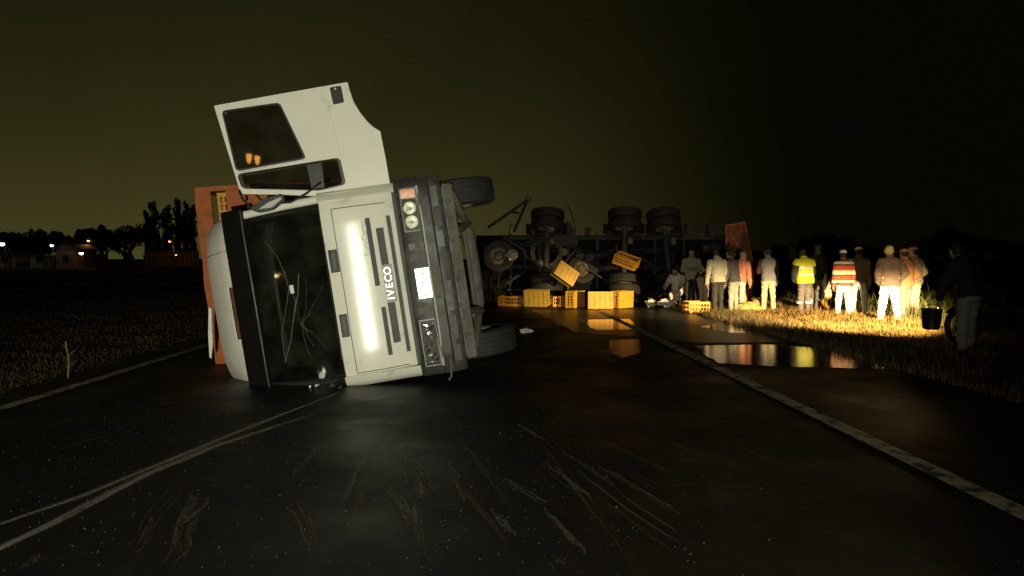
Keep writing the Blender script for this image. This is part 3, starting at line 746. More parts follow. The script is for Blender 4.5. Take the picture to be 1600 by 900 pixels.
    # vent pane, divider and small mirror-window pane
    vp = [TL(*p, DD) for p in ((379, 275), (479, 258), (487, 294), (385, 292))]
    b = nb(); prism(b, vp, DD + .018, DD + .023, to3); obj('quarter_pane', b, glassm, door)
    dv = [TL(*p, DD) for p in ((479, 258), (502, 254), (507, 293), (487, 295))]; b = nb(); prism(b, dv, DD - .002, DD + .03, to3); obj('pane_divider', b, blackp, door)
    sp = [TL(*p, DD) for p in ((503, 254), (532, 250), (538, 285), (508, 292))]; b = nb(); prism(b, sp, DD + .018, DD + .023, to3); obj('quarter_pane', b, glassm, door)
    # bright sash strip between the two windows
    a0, a1 = TL(371, 270, DD), TL(481, 250, DD); b = nb(); tube(b, [Vector((a0[0], DD - .006, a0[1])), Vector((a1[0], DD - .006, a1[1]))], .006, 6); obj('sash_strip', b, letterm, door)
    # door handle
    hp = round_poly([TL(*p, DD) for p in ((515, 137), (533, 134), (538, 160), (521, 164))], .02); b = nb(); prism(b, hp, DD - .012, DD + .02, to3); hd = obj('door_handle', b, blackp, door)
    gp = round_poly([TL(*p, DD) for p in ((520, 145), (532, 143), (535, 157), (523, 160))], .012); b = nb(); prism(b, gp, DD - .028, DD - .013, to3); obj('handle_grip', b, slotm, hd)
    kx = TL(524, 139, DD); b = nb(); lathe(b, [(0, -.004), (.011, -.003), (.012, .004)], (kx[0], DD - .013, kx[1]), (0, 1, 0), 12); obj('keyhole', b, letterm, hd)
    # pressed crease down the door skin
    c0, c1 = TL(513, 160, DD), TL(533, 246, DD); b = nb(); tube(b, [Vector((c0[0], DD + .0005, c0[1])), Vector((c1[0], DD + .0005, c1[1]))], .005, 8); obj('pressed_crease', b, white, door)
    # inner trim at the back of the door
    # mirror hanging on its arm at the hinge
    ar = [TL(500, 284, .05), TL(478, 303, .03), TL(455, 316, .02), TL(425, 318, .02)]
    b = nb(); tube(b, [Vector((p[0], q, p[1])) for p, q in zip(ar, (.10, .02, 0, 0))], .012, 8); mi = T('mirror_arm', b, blackp, smooth=True)
    ar = [TL(372, 297, .05), TL(378, 310, .03), TL(392, 324, .03), TL(405, 327, .02)]
    b = nb(); tube(b, [Vector((p[0], q, p[1])) for p, q in zip(ar, (.08, .05, .03, .02))], .011, 8); T('mirror_arm', b, blackp, smooth=True)
    mp_ = round_poly([TL(*p, 0) for p in ((392, 327), (412, 312), (440, 304), (446, 312), (428, 328), (404, 333))], .03)
    b = nb(); prism(b, mp_, -.06, .02, to3); mh = T('mirror', b, blackp, bevel=.012)
    mg = round_poly([TL(*p, -.06) for p in ((404, 327), (420, 316), (439, 308), (440, 311), (425, 324))], .015); b = nb(); prism(b, mg, -.068, -.062, to3); obj('mirror_glass', b, letterg, mh)

    # ---- chassis seen from below
    for s in (-1, 1):
        b = nb(); box(b, (s * .40 - .035, .25, .60), (s * .40 + .035, 8.6, .62)); box(b, (s * .40 - .035, .25, .86), (s * .40 + .035, 8.6, .88)); box(b, (s * .40 + s * .025, .25, .62), (s * .40 + s * .035, 8.6, .86)); T('chassis_rail', b, chass)
        b = nb(); tube(b, [(s * .40, .3, .50), (s * .40, .75, .36), (s * .40, 1.25, .05), (s * .40, 1.75, .22), (s * .40, 2.2, .52)], .045, 6); T('leaf_spring', b, mudm)
        b = nb(); tube(b, [(s * .60, .42, .60), (s * .66, .75, .30), (s * .70, 1.15, .08)], .035, 8); T('shock_absorber', b, mudm, smooth=True)
        b = nb(); tube(b, [(s * .50, .38, .52), (s * .60, .6, .24), (s * .80, .95, .06), (s * .86, 1.2, .06)], [.04, .05, .05, .04], 8); T('steering_link', b, mudm, smooth=True)
        # wheel-arch lining and step
        b = nb(); grid_surface(b, [s * .72, s * 1.02], [k * math.pi / 12 for k in range(0, 13)], lambda u, v: Vector((u, 1.25 - .62 * math.cos(v), .38 + .62 * math.sin(v))), None, .015); T('wheel_arch', b, chass, smooth=True)
        b = nb(); box(b, (s * .93 - .10, .12, .40), (s * .93 + .10, .58, .62)); T('cab_step', b, chass, bevel=.02)
        make_wheel(truck, (s * .93, 1.22, .03), (s, 0, 0), .52, .32, 1)
        # rear duals
        for x2 in (.78, 1.08): make_wheel(truck, (s * x2, 6.3, .55), (s, 0, 0), .48, .27, 1, 28)
    # front crossmember: pressed channel with flanges and lightening holes
    b = nb(); box(b, (-1.0, .30, .075), (1.0, .40, .170)); T('front_crossmember', b, mudm, bevel=.012)
    b = nb(); box(b, (-.96, .25, .166), (.96, .299, .192)); T('crossmember_flange', b, greyb, bevel=.004)
    b = nb(); box(b, (-.98, .28, .060), (.98, .298, .074)); T('crossmember_flange', b, mudm, bevel=.004)
    for xx in (-.82, -.55, -.2, .2, .52, .80):
        b = nb(); lathe(b, [(0, -.004), (.026, -.004), (.030, .004)], (xx, .297, .122), (0, 1, 0), 14); T('lightening_hole', b, slotm)
    for xx in (-.66, -.38, .05, .38, .66):
        b = nb(); box(b, (xx - .03, .16, .170), (xx + .03, .249, .30)); T('bracket', b, mudm, bevel=.008)
    for s_ in (-1, 1):
        b = nb(); tube(b, [(s_ * .48, .42, .11), (s_ * .50, .8, -.01), (s_ * .55, 1.15, -.11)], [.035, .05, .04], 8); T('radius_arm', b, mudm, smooth=True)
        b = nb(); tube(b, [(s_ * .98, .36, .17), (s_ * .90, .45, .07), (s_ * .62, .75, -.03), (s_ * .58, 1.05, -.07)], [.03, .045, .05, .04], 8); T('stabiliser_bar', b, mudm, smooth=True)
    b = nb(); box(b, (-.98, .12, .196), (.98, .20, .222)); T('underrun_beam', b, greyb, bevel=.01)
    # axle beam, diff, steering track rod, sump
    b = nb(); tube(b, [(-.80, 1.22, .03), (-.62, 1.20, .0), (-.45, 1.18, -.08), (0, 1.17, -.10), (.45, 1.18, -.08), (.62, 1.20, .0), (.80, 1.22, .03)], [.07, .075, .085, .075, .085, .075, .07], 10); T('front_axle', b, mudm, smooth=True)
    b = nb(); tube(b, [(-.74, 1.0, -.03), (.74, 1.0, -.03)], .024, 8); T('track_rod', b, mudm, smooth=True)
    b = nb(); box(b, (-.28, .75, .42), (.28, 1.7, .80)); T('engine_sump', b, chass, bevel=.05)
    b = nb(); box(b, (-.36, .26, .42), (.36, .36, .86)); T('radiator', b, slotm, bevel=.01)
    for y in (2.6, 4.0, 5.4, 7.0, 8.4):
        b = nb(); box(b, (-.364, y, .64), (.364, y + .08, .84)); T('chassis_crossmember', b, chass)
    b = nb(); tube(b, [(-.70, 6.3, .42), (-.2, 6.3, .42), (-.17, 6.3, .42), (.17, 6.3, .42), (.2, 6.3, .42), (.70, 6.3, .42)], [.08, .08, .19, .19, .08, .08], 12); T('rear_axle', b, mudm, smooth=True)
    b = nb(); lathe(b, [(0, -.55), (.28, -.55), (.30, -.53), (.30, .53), (.28, .55), (0, .55)], (.78, 3.4, .62), (0, 1, 0), 24); T('fuel_tank', b, chass, smooth=True)
    b = nb(); lathe(b, [(0, -.3), (.14, -.29), (.15, 0), (.14, .29), (0, .3)], (-.75, 2.9, .60), (0, 1, 0), 20); T('air_tank', b, chass, smooth=True)
    b = nb(); tube(b, [(0, 1.9, .55), (0, 6.1, .46)], .05, 8); T('drive_shaft', b, mudm, smooth=True)

    # ---- orange slatted cargo body (sits a little flatter on the road than the cab)
    BR = Matrix.Translation((0, 0, 1.0)) @ Matrix.Rotation(R(3.6), 4, 'Y') @ Matrix.Translation((.14, 0, -1.0))
    def Bx(name, a, b_, m, bevel=.006, label=None):
        b = nb(); box(b, a, b_, BR); return T(name, b, m, bevel=bevel, label=label)
    Y0, Y1 = 2.05, 8.75; W_ = 1.27
    Bx('body_floor', (-W_, Y0, .98), (W_, Y1, 1.08), brownP)
    for s in (-1, 1): Bx('corner_post', (s * W_ - (.06 if s > 0 else 0), Y0 - .07, 1.08), (s * W_ + (0 if s > 0 else .06), Y0, 3.40), orangeP)
    Bx('top_rail', (-W_ + .06, Y0 - .065, 3.24), (W_ - .06, Y0 - .005, 3.40), orangeP)
    for z in (1.12, 1.40, 1.68, 1.96, 2.24, 2.52, 2.80):
        Bx('front_plank', (-W_ + .062, Y0 - .045, z), (W_ - .062, Y0 - .012, z + .25), orangeP if int(z * 10) % 3 else brownP)
    for s in (-1, 1):
        for z in (1.12, 1.42, 1.72, 2.02, 2.32, 2.62, 2.92, 3.20):
            x0 = s * W_; Bx('side_board', (min(x0, x0 - s * .04), Y0 + .003, z), (max(x0, x0 - s * .04), Y1, z + .19), orangeP)
        for y in (3.7, 5.4, 7.1, 8.7):
            x0 = s * (W_ - .043); Bx('stanchion', (min(x0, x0 - s * .05), y - .05, 1.08), (max(x0, x0 - s * .05), y + .05, 3.38), orangeP)
    for y in (3.7, 5.4, 7.1): Bx('roof_bow', (-W_ + .1, y - .04, 3.32), (W_ - .1, y + .04, 3.38), brownP)
    Bx('tail_board', (-W_, Y1 + .003, 1.08), (W_, Y1 + .04, 3.3), orangeP)
    # ragged edge of a wooden panel hanging over the top rail
    P = [(1.27, 3.402), (1.27, 3.435), (1.0, 3.45), (.9, 3.435), (.6, 3.448), (.3, 3.43), (0, 3.445), (-.3, 3.425), (-.55, 3.44), (-.7, 3.412), (-.8, 3.42), (-.9, 3.402)]
    b = nb(); prism(b, P, Y0 - .05, Y0 - .02, lambda a, c, d: BR @ Vector((a, d, c))); T('splintered_edge', b, orangeP)
    return BR
lensm_solid = mat('bulb_glass', (0.9, 0.9, 0.86), 0.08, 0.6, var=.02, bump=0)
crumb = glass_mat('crumbled_glass', (0.75, 0.85, 0.78), 0.25, 0.25)
BR = build_truck()

# ------------------------------------------------------------------ crates
def crate_meshes():
    """vented plastic crate: floor, four walls with slots and ribs; origin at the floor's centre"""
    Lx, Ly, H = .74, .50, .30; out = {}
    b = nb(); box(b, (-Lx / 2, -Ly / 2, 0), (Lx / 2, Ly / 2, .018)); out['floor'] = b
    def wall(Lw, off, axis):
        b = nb(); n = int(Lw / .075); t = .012
        def bx(u0, u1, z0, z1, d=t):
            if axis == 0: box(b, (u0, off - d / 2, z0), (u1, off + d / 2, z1))
            else: box(b, (off - d / 2, u0, z0), (off + d / 2, u1, z1))
        bx(-Lw / 2, Lw / 2, .02, .065); bx(-Lw / 2, Lw / 2, .245, .30, t * 2.2); bx(-Lw / 2, Lw / 2, .145, .170)
        for k in range(n + 1):
            u = -Lw / 2 + k * Lw / n; ww = .012 if k not in (0, n) else .03
            bx(max(-Lw / 2, u - ww), min(Lw / 2, u + ww), .0655, .1445, t * .9); 
            bx(max(-Lw / 2, u - ww), min(Lw / 2, u + ww), .1705, .2445, t * .9)
        return b
    out['w0'] = wall(Lx, -Ly / 2 + .013, 0); out['w1'] = wall(Lx, Ly / 2 - .013, 0); out['w2'] = wall(Ly - .06, -Lx / 2 + .013, 1); out['w3'] = wall(Ly - .06, Lx / 2 - .013, 1)
    b = nb()
    for k in range(5): box(b, (-Lx / 2 + .04 + k * .155, -Ly / 2 + .03, -.014), (-Lx / 2 + .065 + k * .155, Ly / 2 - .03, -.001))
    for k in range(3): box(b, (-Lx / 2 + .03, -Ly / 2 + .08 + k * .16, -.012), (Lx / 2 - .03, -Ly / 2 + .10 + k * .16, -.0012))
    out['ribs'] = b
    ms = {}
    for k, b in out.items():
        me = bpy.data.meshes.new('crate_' + k); bmesh.ops.recalc_face_normals(b, faces=b.faces[:]); b.to_mesh(me); b.free(); ms[k] = me
    return ms
CRM = crate_meshes(); CRV = []
for cm in crateY:
    d = {}
    for k, me in CRM.items(): c = me.copy(); c.materials.append(cm); d[k] = c
    CRV.append(d)
def crate(loc, rot, label, v=0, group='yellow crates spilled on the road', M=None, lidded=False):
    o = thing('crate', label, 'crate', group=group)
    if M: o.matrix_world = M
    else: o.location = loc; o.rotation_euler = rot
    for k, nm in (('floor', 'floor'), ('w0', 'wall'), ('w1', 'wall'), ('w2', 'wall'), ('w3', 'wall'), ('ribs', 'floor_ribs')):
        c = bpy.data.objects.new(nm, CRV[v][k]); C.objects.link(c); c.parent = o
    return o
# crates still stacked in the truck's body, showing past the cab
for i in range(3):
    for j in range(2):
        M = TM @ BR @ Matrix.Translation((1.00 - i * .51, 2.45, 3.35 - j * .78)) @ Matrix.Rotation(R(90), 4, 'Y') @ Matrix.Rotation(R(90), 4, 'Z')
        M = TM @ BR @ Matrix.Translation((1.20 - .31 * i - .30, 2.42, 2.84 - j * .76)) @ Matrix(((0, 0, 1, 0), (0, 1, 0, 0), (-1, 0, 0, 0), (0, 0, 0, 1)))
        crate(None, None, 'yellow slotted crate packed inside the overturned truck behind the cab', i % 3, 'crates packed in the truck', M)

# ------------------------------------------------------------------ overturned trailer, underside towards the camera
TLOC = (4.30, 23.6, 0); TSC = 1.08
trailer = thing('overturned_trailer', 'overturned drawbar trailer lying on its side with dual wheels and underside showing', 'trailer', TLOC, (0, 0, R(-3)))
trailer.scale = (TSC,) * 3
trblack = mat('trailer_shaded_black', (.012, .012, .011), .7, dirt=(.03, .026, .02), dscale=4, dlo=.5, dhi=.8); trmud = mat('trailer_shaded_mud', (.05, .042, .03), .8, var=.4); trrim = mat('trailer_shaded_rim', (.16, .135, .10), .6, .2, dirt=(.05, .04, .03), dscale=8, dlo=.42, dhi=.65); trtyre = mat('trailer_tyre', (.014, .013, .012), .75, var=.4, scale=12)  # darker copies of the chassis materials; the trailer's weak light is in their colour
def build_trailer():
    # local: x along its length, y from tyre bottoms into the load, z across its width (ground side = 0)
    def P(name, bm, m, **k): return obj(name, bm, m, trailer, **k)
    zc = 1.56; xs = [-2.25, .12, 1.42]
    AX = lambda x: Matrix.Translation((x, .52, zc)) @ Matrix.Rotation(R(-13 if x < 1 else -16), 4, 'X') @ Matrix.Rotation(R(2 if x < 1 else -3), 4, 'Y') @ Matrix.Translation((-x, -.52, -zc))
    for x in xs:
        b = nb(); tube(b, [(x, .52, .5), (x, .52, 1.0), (x, .52, 1.05), (x, .52, 1.9), (x, .52, 1.95), (x, .52, 2.6)], [.075, .075, .09, .09, .075, .075], 12); bmesh.ops.transform(b, matrix=AX(x), verts=b.verts[:]); P('axle', b, trmud, smooth=True)
        for z, s in ((zc - 1.18, -1), (zc - .86, -1), (zc + .86, 1), (zc + 1.18, 1)):
            W0 = AX(x); c0 = W0 @ Vector((x, .52, z)); make_wheel(trailer, c0, W0.to_3x3() @ Vector((0, 0, s)), .52, .27, 1 if abs(z - zc) > .9 else -1, 32, trtyre, trrim)
        for z in (zc - .48, zc + .48):
            b = nb(); tube(b, [(x - .55, .80, z), (x - .2, .66, z), (x, .60, z), (x + .2, .66, z), (x + .55, .80, z)], .05, 6); P('leaf_spring', b, trblack)
        b = nb(); lathe(b, [(0, -.12), (.09, -.11), (.10, .02), (.05, .10), (0, .11)], (x + .16, .42, zc + .35), (0, 0, 1), 14); P('brake_chamber', b, trrim, smooth=True)
    for z in (zc - .45, zc + .45):
        b = nb(); box(b, (-3.6, .92, z - .05), (3.9, 1.16, z + .05)); P('chassis_rail', b, trblack, bevel=.01)
    for k in range(9):
        x = -3.4 + k * .9; b = nb(); box(b, (x, 1.02, .06), (x + .08, 1.165, 2.14)); P('crossbeam', b, trblack)
    b = nb(); box(b, (-4.45, 1.17, .02), (4.0, 1.24, 2.10)); P('body_floor', b, mat('trailer_shaded_floor', (.006, .006, .006), .9, spec=.1))  # near-black puts the unlit look of the underside into the floor colour
    for z in (.02, 2.08):
        for k in range(6):
            b = nb(); box(b, (-3.7, 1.26 + k * .42, z), (4.0, 1.26 + k * .42 + .36, z + .05)); P('side_board', b, orangeP)
    for k in range(6):
        b = nb(); box(b, (-3.76, 1.26 + k * .42, .075), (-3.70, 1.26 + k * .42 + .36, 2.07)); P('front_plank', b, brownP)
    # tangle of struts, hangers, hoses and guards under the floor
    r5 = random.Random(21)
    for k in range(34):
        x = r5.uniform(-4.3, 3.4); z = r5.uniform(.25, 2.15); a = r5.choice((0, 0, 1.57, 1.57, .7, -.6)) + r5.uniform(-.15, .15); L_ = r5.uniform(.25, .9); y = r5.uniform(.55, 1.0)
        b = nb(); tube(b, [(x, y, z), (x + L_ * math.cos(a) * .5, y - .06 * r5.random(), z + L_ * math.sin(a) * .5), (x + L_ * math.cos(a), y + .1, min(2.4, z + L_ * math.sin(a)))], r5.uniform(.015, .05), 6); P('frame_strut', b, r5.choice((trblack, trmud, trblack)))
    for k in range(12):
        x = r5.uniform(-4.2, 3.6); h = r5.uniform(.10, .42); w_ = r5.uniform(.08, .45); y = r5.uniform(.8, 1.3)
        b = nb(); box(b, (x, y, 2.02), (x + w_, y + .2, 2.10 + h), Matrix.Translation((x, y, 2)) @ Matrix.Rotation(r5.uniform(-.25, .25), 4, 'Y') @ Matrix.Translation((-x, -y, -2))); P('side_bracket', b, trblack, bevel=.01)
    for x in xs:
        for z in (.32, 2.42):
            b = nb(); grid_surface(b, [z - .3, z + .02], [R(15) + k * R(15) for k in range(11)], lambda u, v: Vector((x - .66 * math.cos(v), .55 + .66 * math.sin(v), u)), None, .012); P('mudguard', b, trblack, smooth=True)
    make_wheel(trailer, (-3.72, .80, 1.45), (0, -1, 0), .50, .27, 1, 28, trtyre, trrim)
    make_wheel(trailer, (-1.15, .85, 1.05), (.25, -1, .2), .46, .25, 1, 28, trtyre, trrim)
    b = nb(); box(b, (-2.0, .6, 1.75), (-1.3, 1.0, 2.08)); P('battery_box', b, trblack, bevel=.02)
    # drawbar: A-frame folded up against the sky
    A = trailer.matrix_basis.inverted()
    q = lambda px, py: Matrix.Rotation(R(3), 4, 'Z') @ (atY(px, py, TLOC[1]) - Vector(TLOC)) / TSC
    b = nb(); tube(b, [q(762, 356), q(824, 313)], .045, 6); tube(b, [q(824, 313), q(803, 362)], .045, 6); tube(b, [q(796, 331), q(811, 333)], .035, 6)
    lathe(b, [(.05, -.03), (.10, -.03), (.10, .03), (.05, .03)], q(825, 312), (0, 1, 0), 14, closed=True); P('drawbar', b, trblack)
    b = nb(); lathe(b, [(.36, -.05), (.50, -.05), (.50, .05), (.36, .05)], (-2.25, .86, zc), (0, 1, 0), 28, closed=True); P('turntable_ring', b, trmud, smooth=True)
    # dolly frame, tanks and lamps that glint out of the dark
    b = nb(); tube(b, [(-3.5, .62, .6), (-2.9, .62, 1.0), (-2.9, .62, 1.6), (-3.5, .62, 2.0)], .06, 6); P('dolly_frame', b, trblack)
    b = nb(); lathe(b, [(0, -.4), (.13, -.39), (.15, 0), (.13, .39), (0, .4)], (-.95, .80, zc - .1), (1, 0, 0), 18); P('air_tank', b, trblack, smooth=True)
    for (px, py, r, m) in ((800, 398, .17, rimm), (847, 412, .13, trrim), (882, 393, .12, trrim), (924, 402, .11, trrim), (862, 356, .10, trrim)):
        p = q(px, py); p.y = .50; b = nb(); lathe(b, [(0, -.06), (r * .5, -.05), (r * .6, 0), (r, .02), (r, .07), (r * .7, .1)], p, (0, 1, 0), 18); P('drum_cover', b, m, smooth=True)
    p = q(796, 405); p.y = .40; b = nb(); lathe(b, [(0, -.02), (.05, -.015), (.055, .02)], p, (0, 1, 0), 14); P('tail_lamp', b, redl, smooth=True)
    for k in range(3):
        b = nb(); tube(b, [(-3.2 + k * .1, .7, 1.9 - k * .1), (-2.4, .66 - k * .03, 1.7 + k * .1), (-1.4, .72, 1.5 + .1 * k), (-.2, .78, 1.62 - .1 * k), (1.2, .76, 1.6)], .014, 6); P('brake_hose', b, blackp, smooth=True)
    b = nb(); box(b, (2.35, .62, .55), (3.05, .95, 1.15)); P('tool_box', b, trblack, bevel=.02)
    b = nb(); tube(b, [(2.5, .60, 1.7), (3.3, .60, 1.7)], .16, 14); P('air_tank', b, trblack, smooth=True)
    b = nb(); box(b, (3.62, .70, .3), (3.72, .82, 2.3)); P('rear_bumper_bar', b, trblack, bevel=.01)
    # rear gate: brown panel with frame and diagonal brace, twisted outwards
    g = [q(1139, 352), q(1166, 347), q(1179, 420), q(1172, 492), q(1146, 492), q(1140, 420)]
    for v in g: v.y = .55 - (v.x - 3.2) * .25
    b = nb(); A_ = [b.verts.new(v) for v in g]; b.faces.new(A_); bmesh.ops.solidify(b, geom=b.faces[:], thickness=.04); gate = P('rear_gate', b, orangeP)
    def bar(p0, p1, r, nm='gate_frame'):
        b = nb(); tube(b, [p0 + Vector((0, -.05, 0)), p1 + Vector((0, -.05, 0))], r, 4); obj(nm, b, orangeP, gate)
    for a, c in zip(g, g[1:] + g[:1]): bar(a, c, .035)
    bar(g[0] + Vector((.08, 0, -.2)), g[2] + Vector((0, 0, 0)), .035, 'diagonal_brace')
    # torn tarpaulin heaped behind the side boards
    b = nb()
    def tp(u, v):
        base = q(840 + 68 * u, 352); z = .05 + max(0, .40 * u * (1 if u < .8 else (1 - u) * 5)) * v + .04 * math.sin(u * 17)
        return Vector((base.x, 1.6 + .5 * v, 2.10 + z * 1.3))
    grid_surface(b, [k / 14 for k in range(15)], [0, .4, .7, 1], tp, None, .015); P('tarpaulin', b, mat('tarpaulin', (.20, .14, .07), .7))
    b = nb(); tube(b, [q(886, 320), q(893, 333), q(900, 362)], .02, 5); P('bent_hoop', b, trblack)
build_trailer()

def cr_on(px, py, rotz, label, v=0, tilt=(0, 0), z=0.0, Y=None):
    """crate whose base centre stands at a ground pixel"""
    p = ground(px, py) if Y is None else atY(px, py, Y)
    return crate((p.x, p.y, z if Y is None else p.z), (tilt[0], tilt[1], rotz), label, v)
def cr_y(px, Y, rotz, label, v=0, tilt=(0, 0), z=.016):
    p = atY(px, HOR, Y); return crate((p.x, Y, z), (tilt[0], tilt[1], rotz), label, v)
cr_y(799, 22.9, R(-14), 'yellow crate lying flat on the road at the dark end of the spill', 1)
cr_y(836, 22.2, R(-24), 'yellow crate standing on edge with its dim ribbed floor facing outward', 2, (R(-84), 0), .27)
cr_y(876, 22.75, R(20), 'low yellow crate flat on the road below the diamond-tilted crate', 1)
cr_y(906, 22.2, R(58), 'yellow crate standing on edge beside the diamond-tilted crate, one wall lit orange', 0, (R(-90), 0), .25)
cr_y(939, 21.5, R(-5), 'yellow crate on edge in front of the trailer wheels with its floor outward', 0, (R(-94), 0), .26)
cr_y(979, 21.9, R(44), 'brightly lit yellow crate on edge beside the crumpled white bag', 0, (R(-88), 0), .255)
cr_on(1091, 489, R(8), 'yellow slotted crate lying flat beside the man in the pale hooded top', 0, z=.016)
c3 = cr_on(886, 427, R(15), 'yellow crate tilted like a diamond leaning against the trailer underside', 2, (R(-100), R(34)), Y=22.55)
c7 = cr_on(977, 414, R(-22), 'yellow crate perched askew on the lower trailer tyre', 1, (R(16), R(20)), Y=22.75)

# ------------------------------------------------------------------ loose debris
def lump(name, label, cat, p, s, m, seed, sub=3):
    b = nb(); bmesh.ops.create_icosphere(b, subdivisions=sub, radius=1)
    for v in b.verts:
        n = 1 + .45 * mnoise.noise(v.co * 1.6 + Vector((seed, 0, 0))) + .2 * mnoise.noise(v.co * 4 + Vector((0, seed, 0)))
        v.co = Vector((v.co.x * s[0], v.co.y * s[1], v.co.z * s[2])) * n
    zmin = min(v.co.z for v in b.verts)
    for v in b.verts: v.co.z -= zmin
    o = obj(name, b, m, smooth=False); o.location = p
    return tag(o, label, cat)
g = ground(822, 521); lump('crumpled_sheet', 'crumpled pale plastic sheet on wet road beside the truck front wheel', 'plastic sheet', g, (.13, .08, .05), paperm, 1.0)
g = ground(775, 507); lump('wood_chunk', 'small pale broken block on the road behind the truck front axle', 'debris', g, (.06, .05, .04), mat('pale_wood', (.40, .27, .16), .7), 2.0)
for i, (px, py, sx, lab) in enumerate(((1016, 470, .16, 'crumpled white bag at the end of the bright crate'), (1040, 471, .24, 'wide heap of torn white plastic below the lit trailer wheel'), (1062, 468, .13, 'small orange rag heap between torn plastic and yellow crate'))):
    lump('torn_bag', lab, 'bag', ground(px, py + 10), (sx, .12, .11), paperm if i < 2 else mat('rag_orange', (.5, .2, .06), .8), 3.0 + i)  # the last heap has a plain orange material
for i, (px, py, s, lab) in enumerate(((1170, 489, .30, 'heap of broken boards and straw beside the man in the pink shirt'), (1182, 484, .22, 'low heap of spilled produce sacks behind the grey-vested man'))):
    lump('rubble_heap', lab, 'heap', ground(px, py), (s, .2, .13), mat('straw', (.42, .30, .12), .9), 7.0 + i)
b = nb(); p0 = ground(1160, 484)
prism(b, [(-.13, 0), (.10, 0), (.16, .25), (.06, .62), (-.04, .95), (-.10, .5)], -.012, .012, lambda a, c, d: Vector((a, d + .12 * c, c)))
o = obj('orange_plastic_scrap', b, mat('bright_orange_plastic', (.72, .24, .02), .5)); o.location = p0; tag(o, 'torn orange plastic panel standing upright behind the man in the pink shirt', 'panel')
# glass crumbs and grit: nobody could count these
def grit():
    n = 3600; V = []; Fc = []
    ang = rng.uniform(0, 6.28, n)
    x = np.concatenate([rng.normal(-1.6, 2.2, n // 2), rng.uniform(-5, 3.5, n - n // 2)]); y = np.concatenate([np.abs(rng.normal(0, 2.4, n // 2)) * -1 + 7.7, rng.uniform(2.6, 14, n - n // 2)])
    s = rng.uniform(.0025, .0065, n) * (1 + (rng.random(n) > .97) * .8)
    for i in range(n):
        a = np.array([[math.cos(ang[i] + t), math.sin(ang[i] + t)] for t in (0, 2.0, 4.1)]) * s[i]; k = len(V)
        for q in a: V.append((x[i] + q[0], y[i] + q[1], .006))
        V.append((x[i], y[i], .006 + s[i] * .9)); Fc += [(k, k + 1, k + 3), (k + 1, k + 2, k + 3), (k + 2, k, k + 3)]
    o = numpy_mesh('glass_crumbs', V, Fc, 3, mat('glass_crumb', (.14, .135, .11), .5)); tag(o, 'scattered glass crumbs and grit on the wet road', 'debris', kind='stuff')
grit()

# ------------------------------------------------------------------ people
skinm = mat('skin', (.36, .21, .14), .55, var=.1)
shoem = mat('shoe_leather', (.03, .027, .025), .6)
hairm = mat('dark_hair', (.018, .013, .010), .7)
hairg = mat('grey_hair', (.22, .20, .17), .7)
CL = {}
def cloth(name, col, rough=.85):
    if name not in CL: CL[name] = mat('cloth_' + name, col, rough, var=.22, scale=9, bump=.5, bscale=22)
    return CL[name]
def capsule(bm, p0, p1, r0, r1, n=12, sx=1.0):
    p0, p1 = Vector(p0), Vector(p1); d = (p1 - p0)
    if d.length < 1e-5: d = Vector((0, 0, 1)) * 1e-4
    L_ = d.length; prof = [(0, -r0)] + [(r0 * math.sin(a), -r0 * math.cos(a)) for a in (R(30), R(60), R(90))] + [(r1 * math.cos(a), L_ + r1 * math.sin(a)) for a in (0, R(30), R(60))] + [(0, L_ + r1)]
    lathe(bm, prof, p0, d, n)
def rings(bm, rs, n=18):
    """rs: (centre, half width, half depth, side dir, fwd dir)"""
    V = []
    for c, a, b_, s, f in rs:
        V.append([bm.verts.new(Vector(c) + s * a * math.copysign(abs(math.cos(t)) ** .8, math.cos(t)) + f * b_ * math.copysign(abs(math.sin(t)) ** .8, math.sin(t))) for t in [2 * math.pi * k / n for k in range(n)]])
    for A, B in zip(V, V[1:]):
        for k in range(n): bm.faces.new([A[k], A[(k + 1) % n], B[(k + 1) % n], B[k]])
    bm.faces.new(V[0][::-1]); bm.faces.new(V[-1])
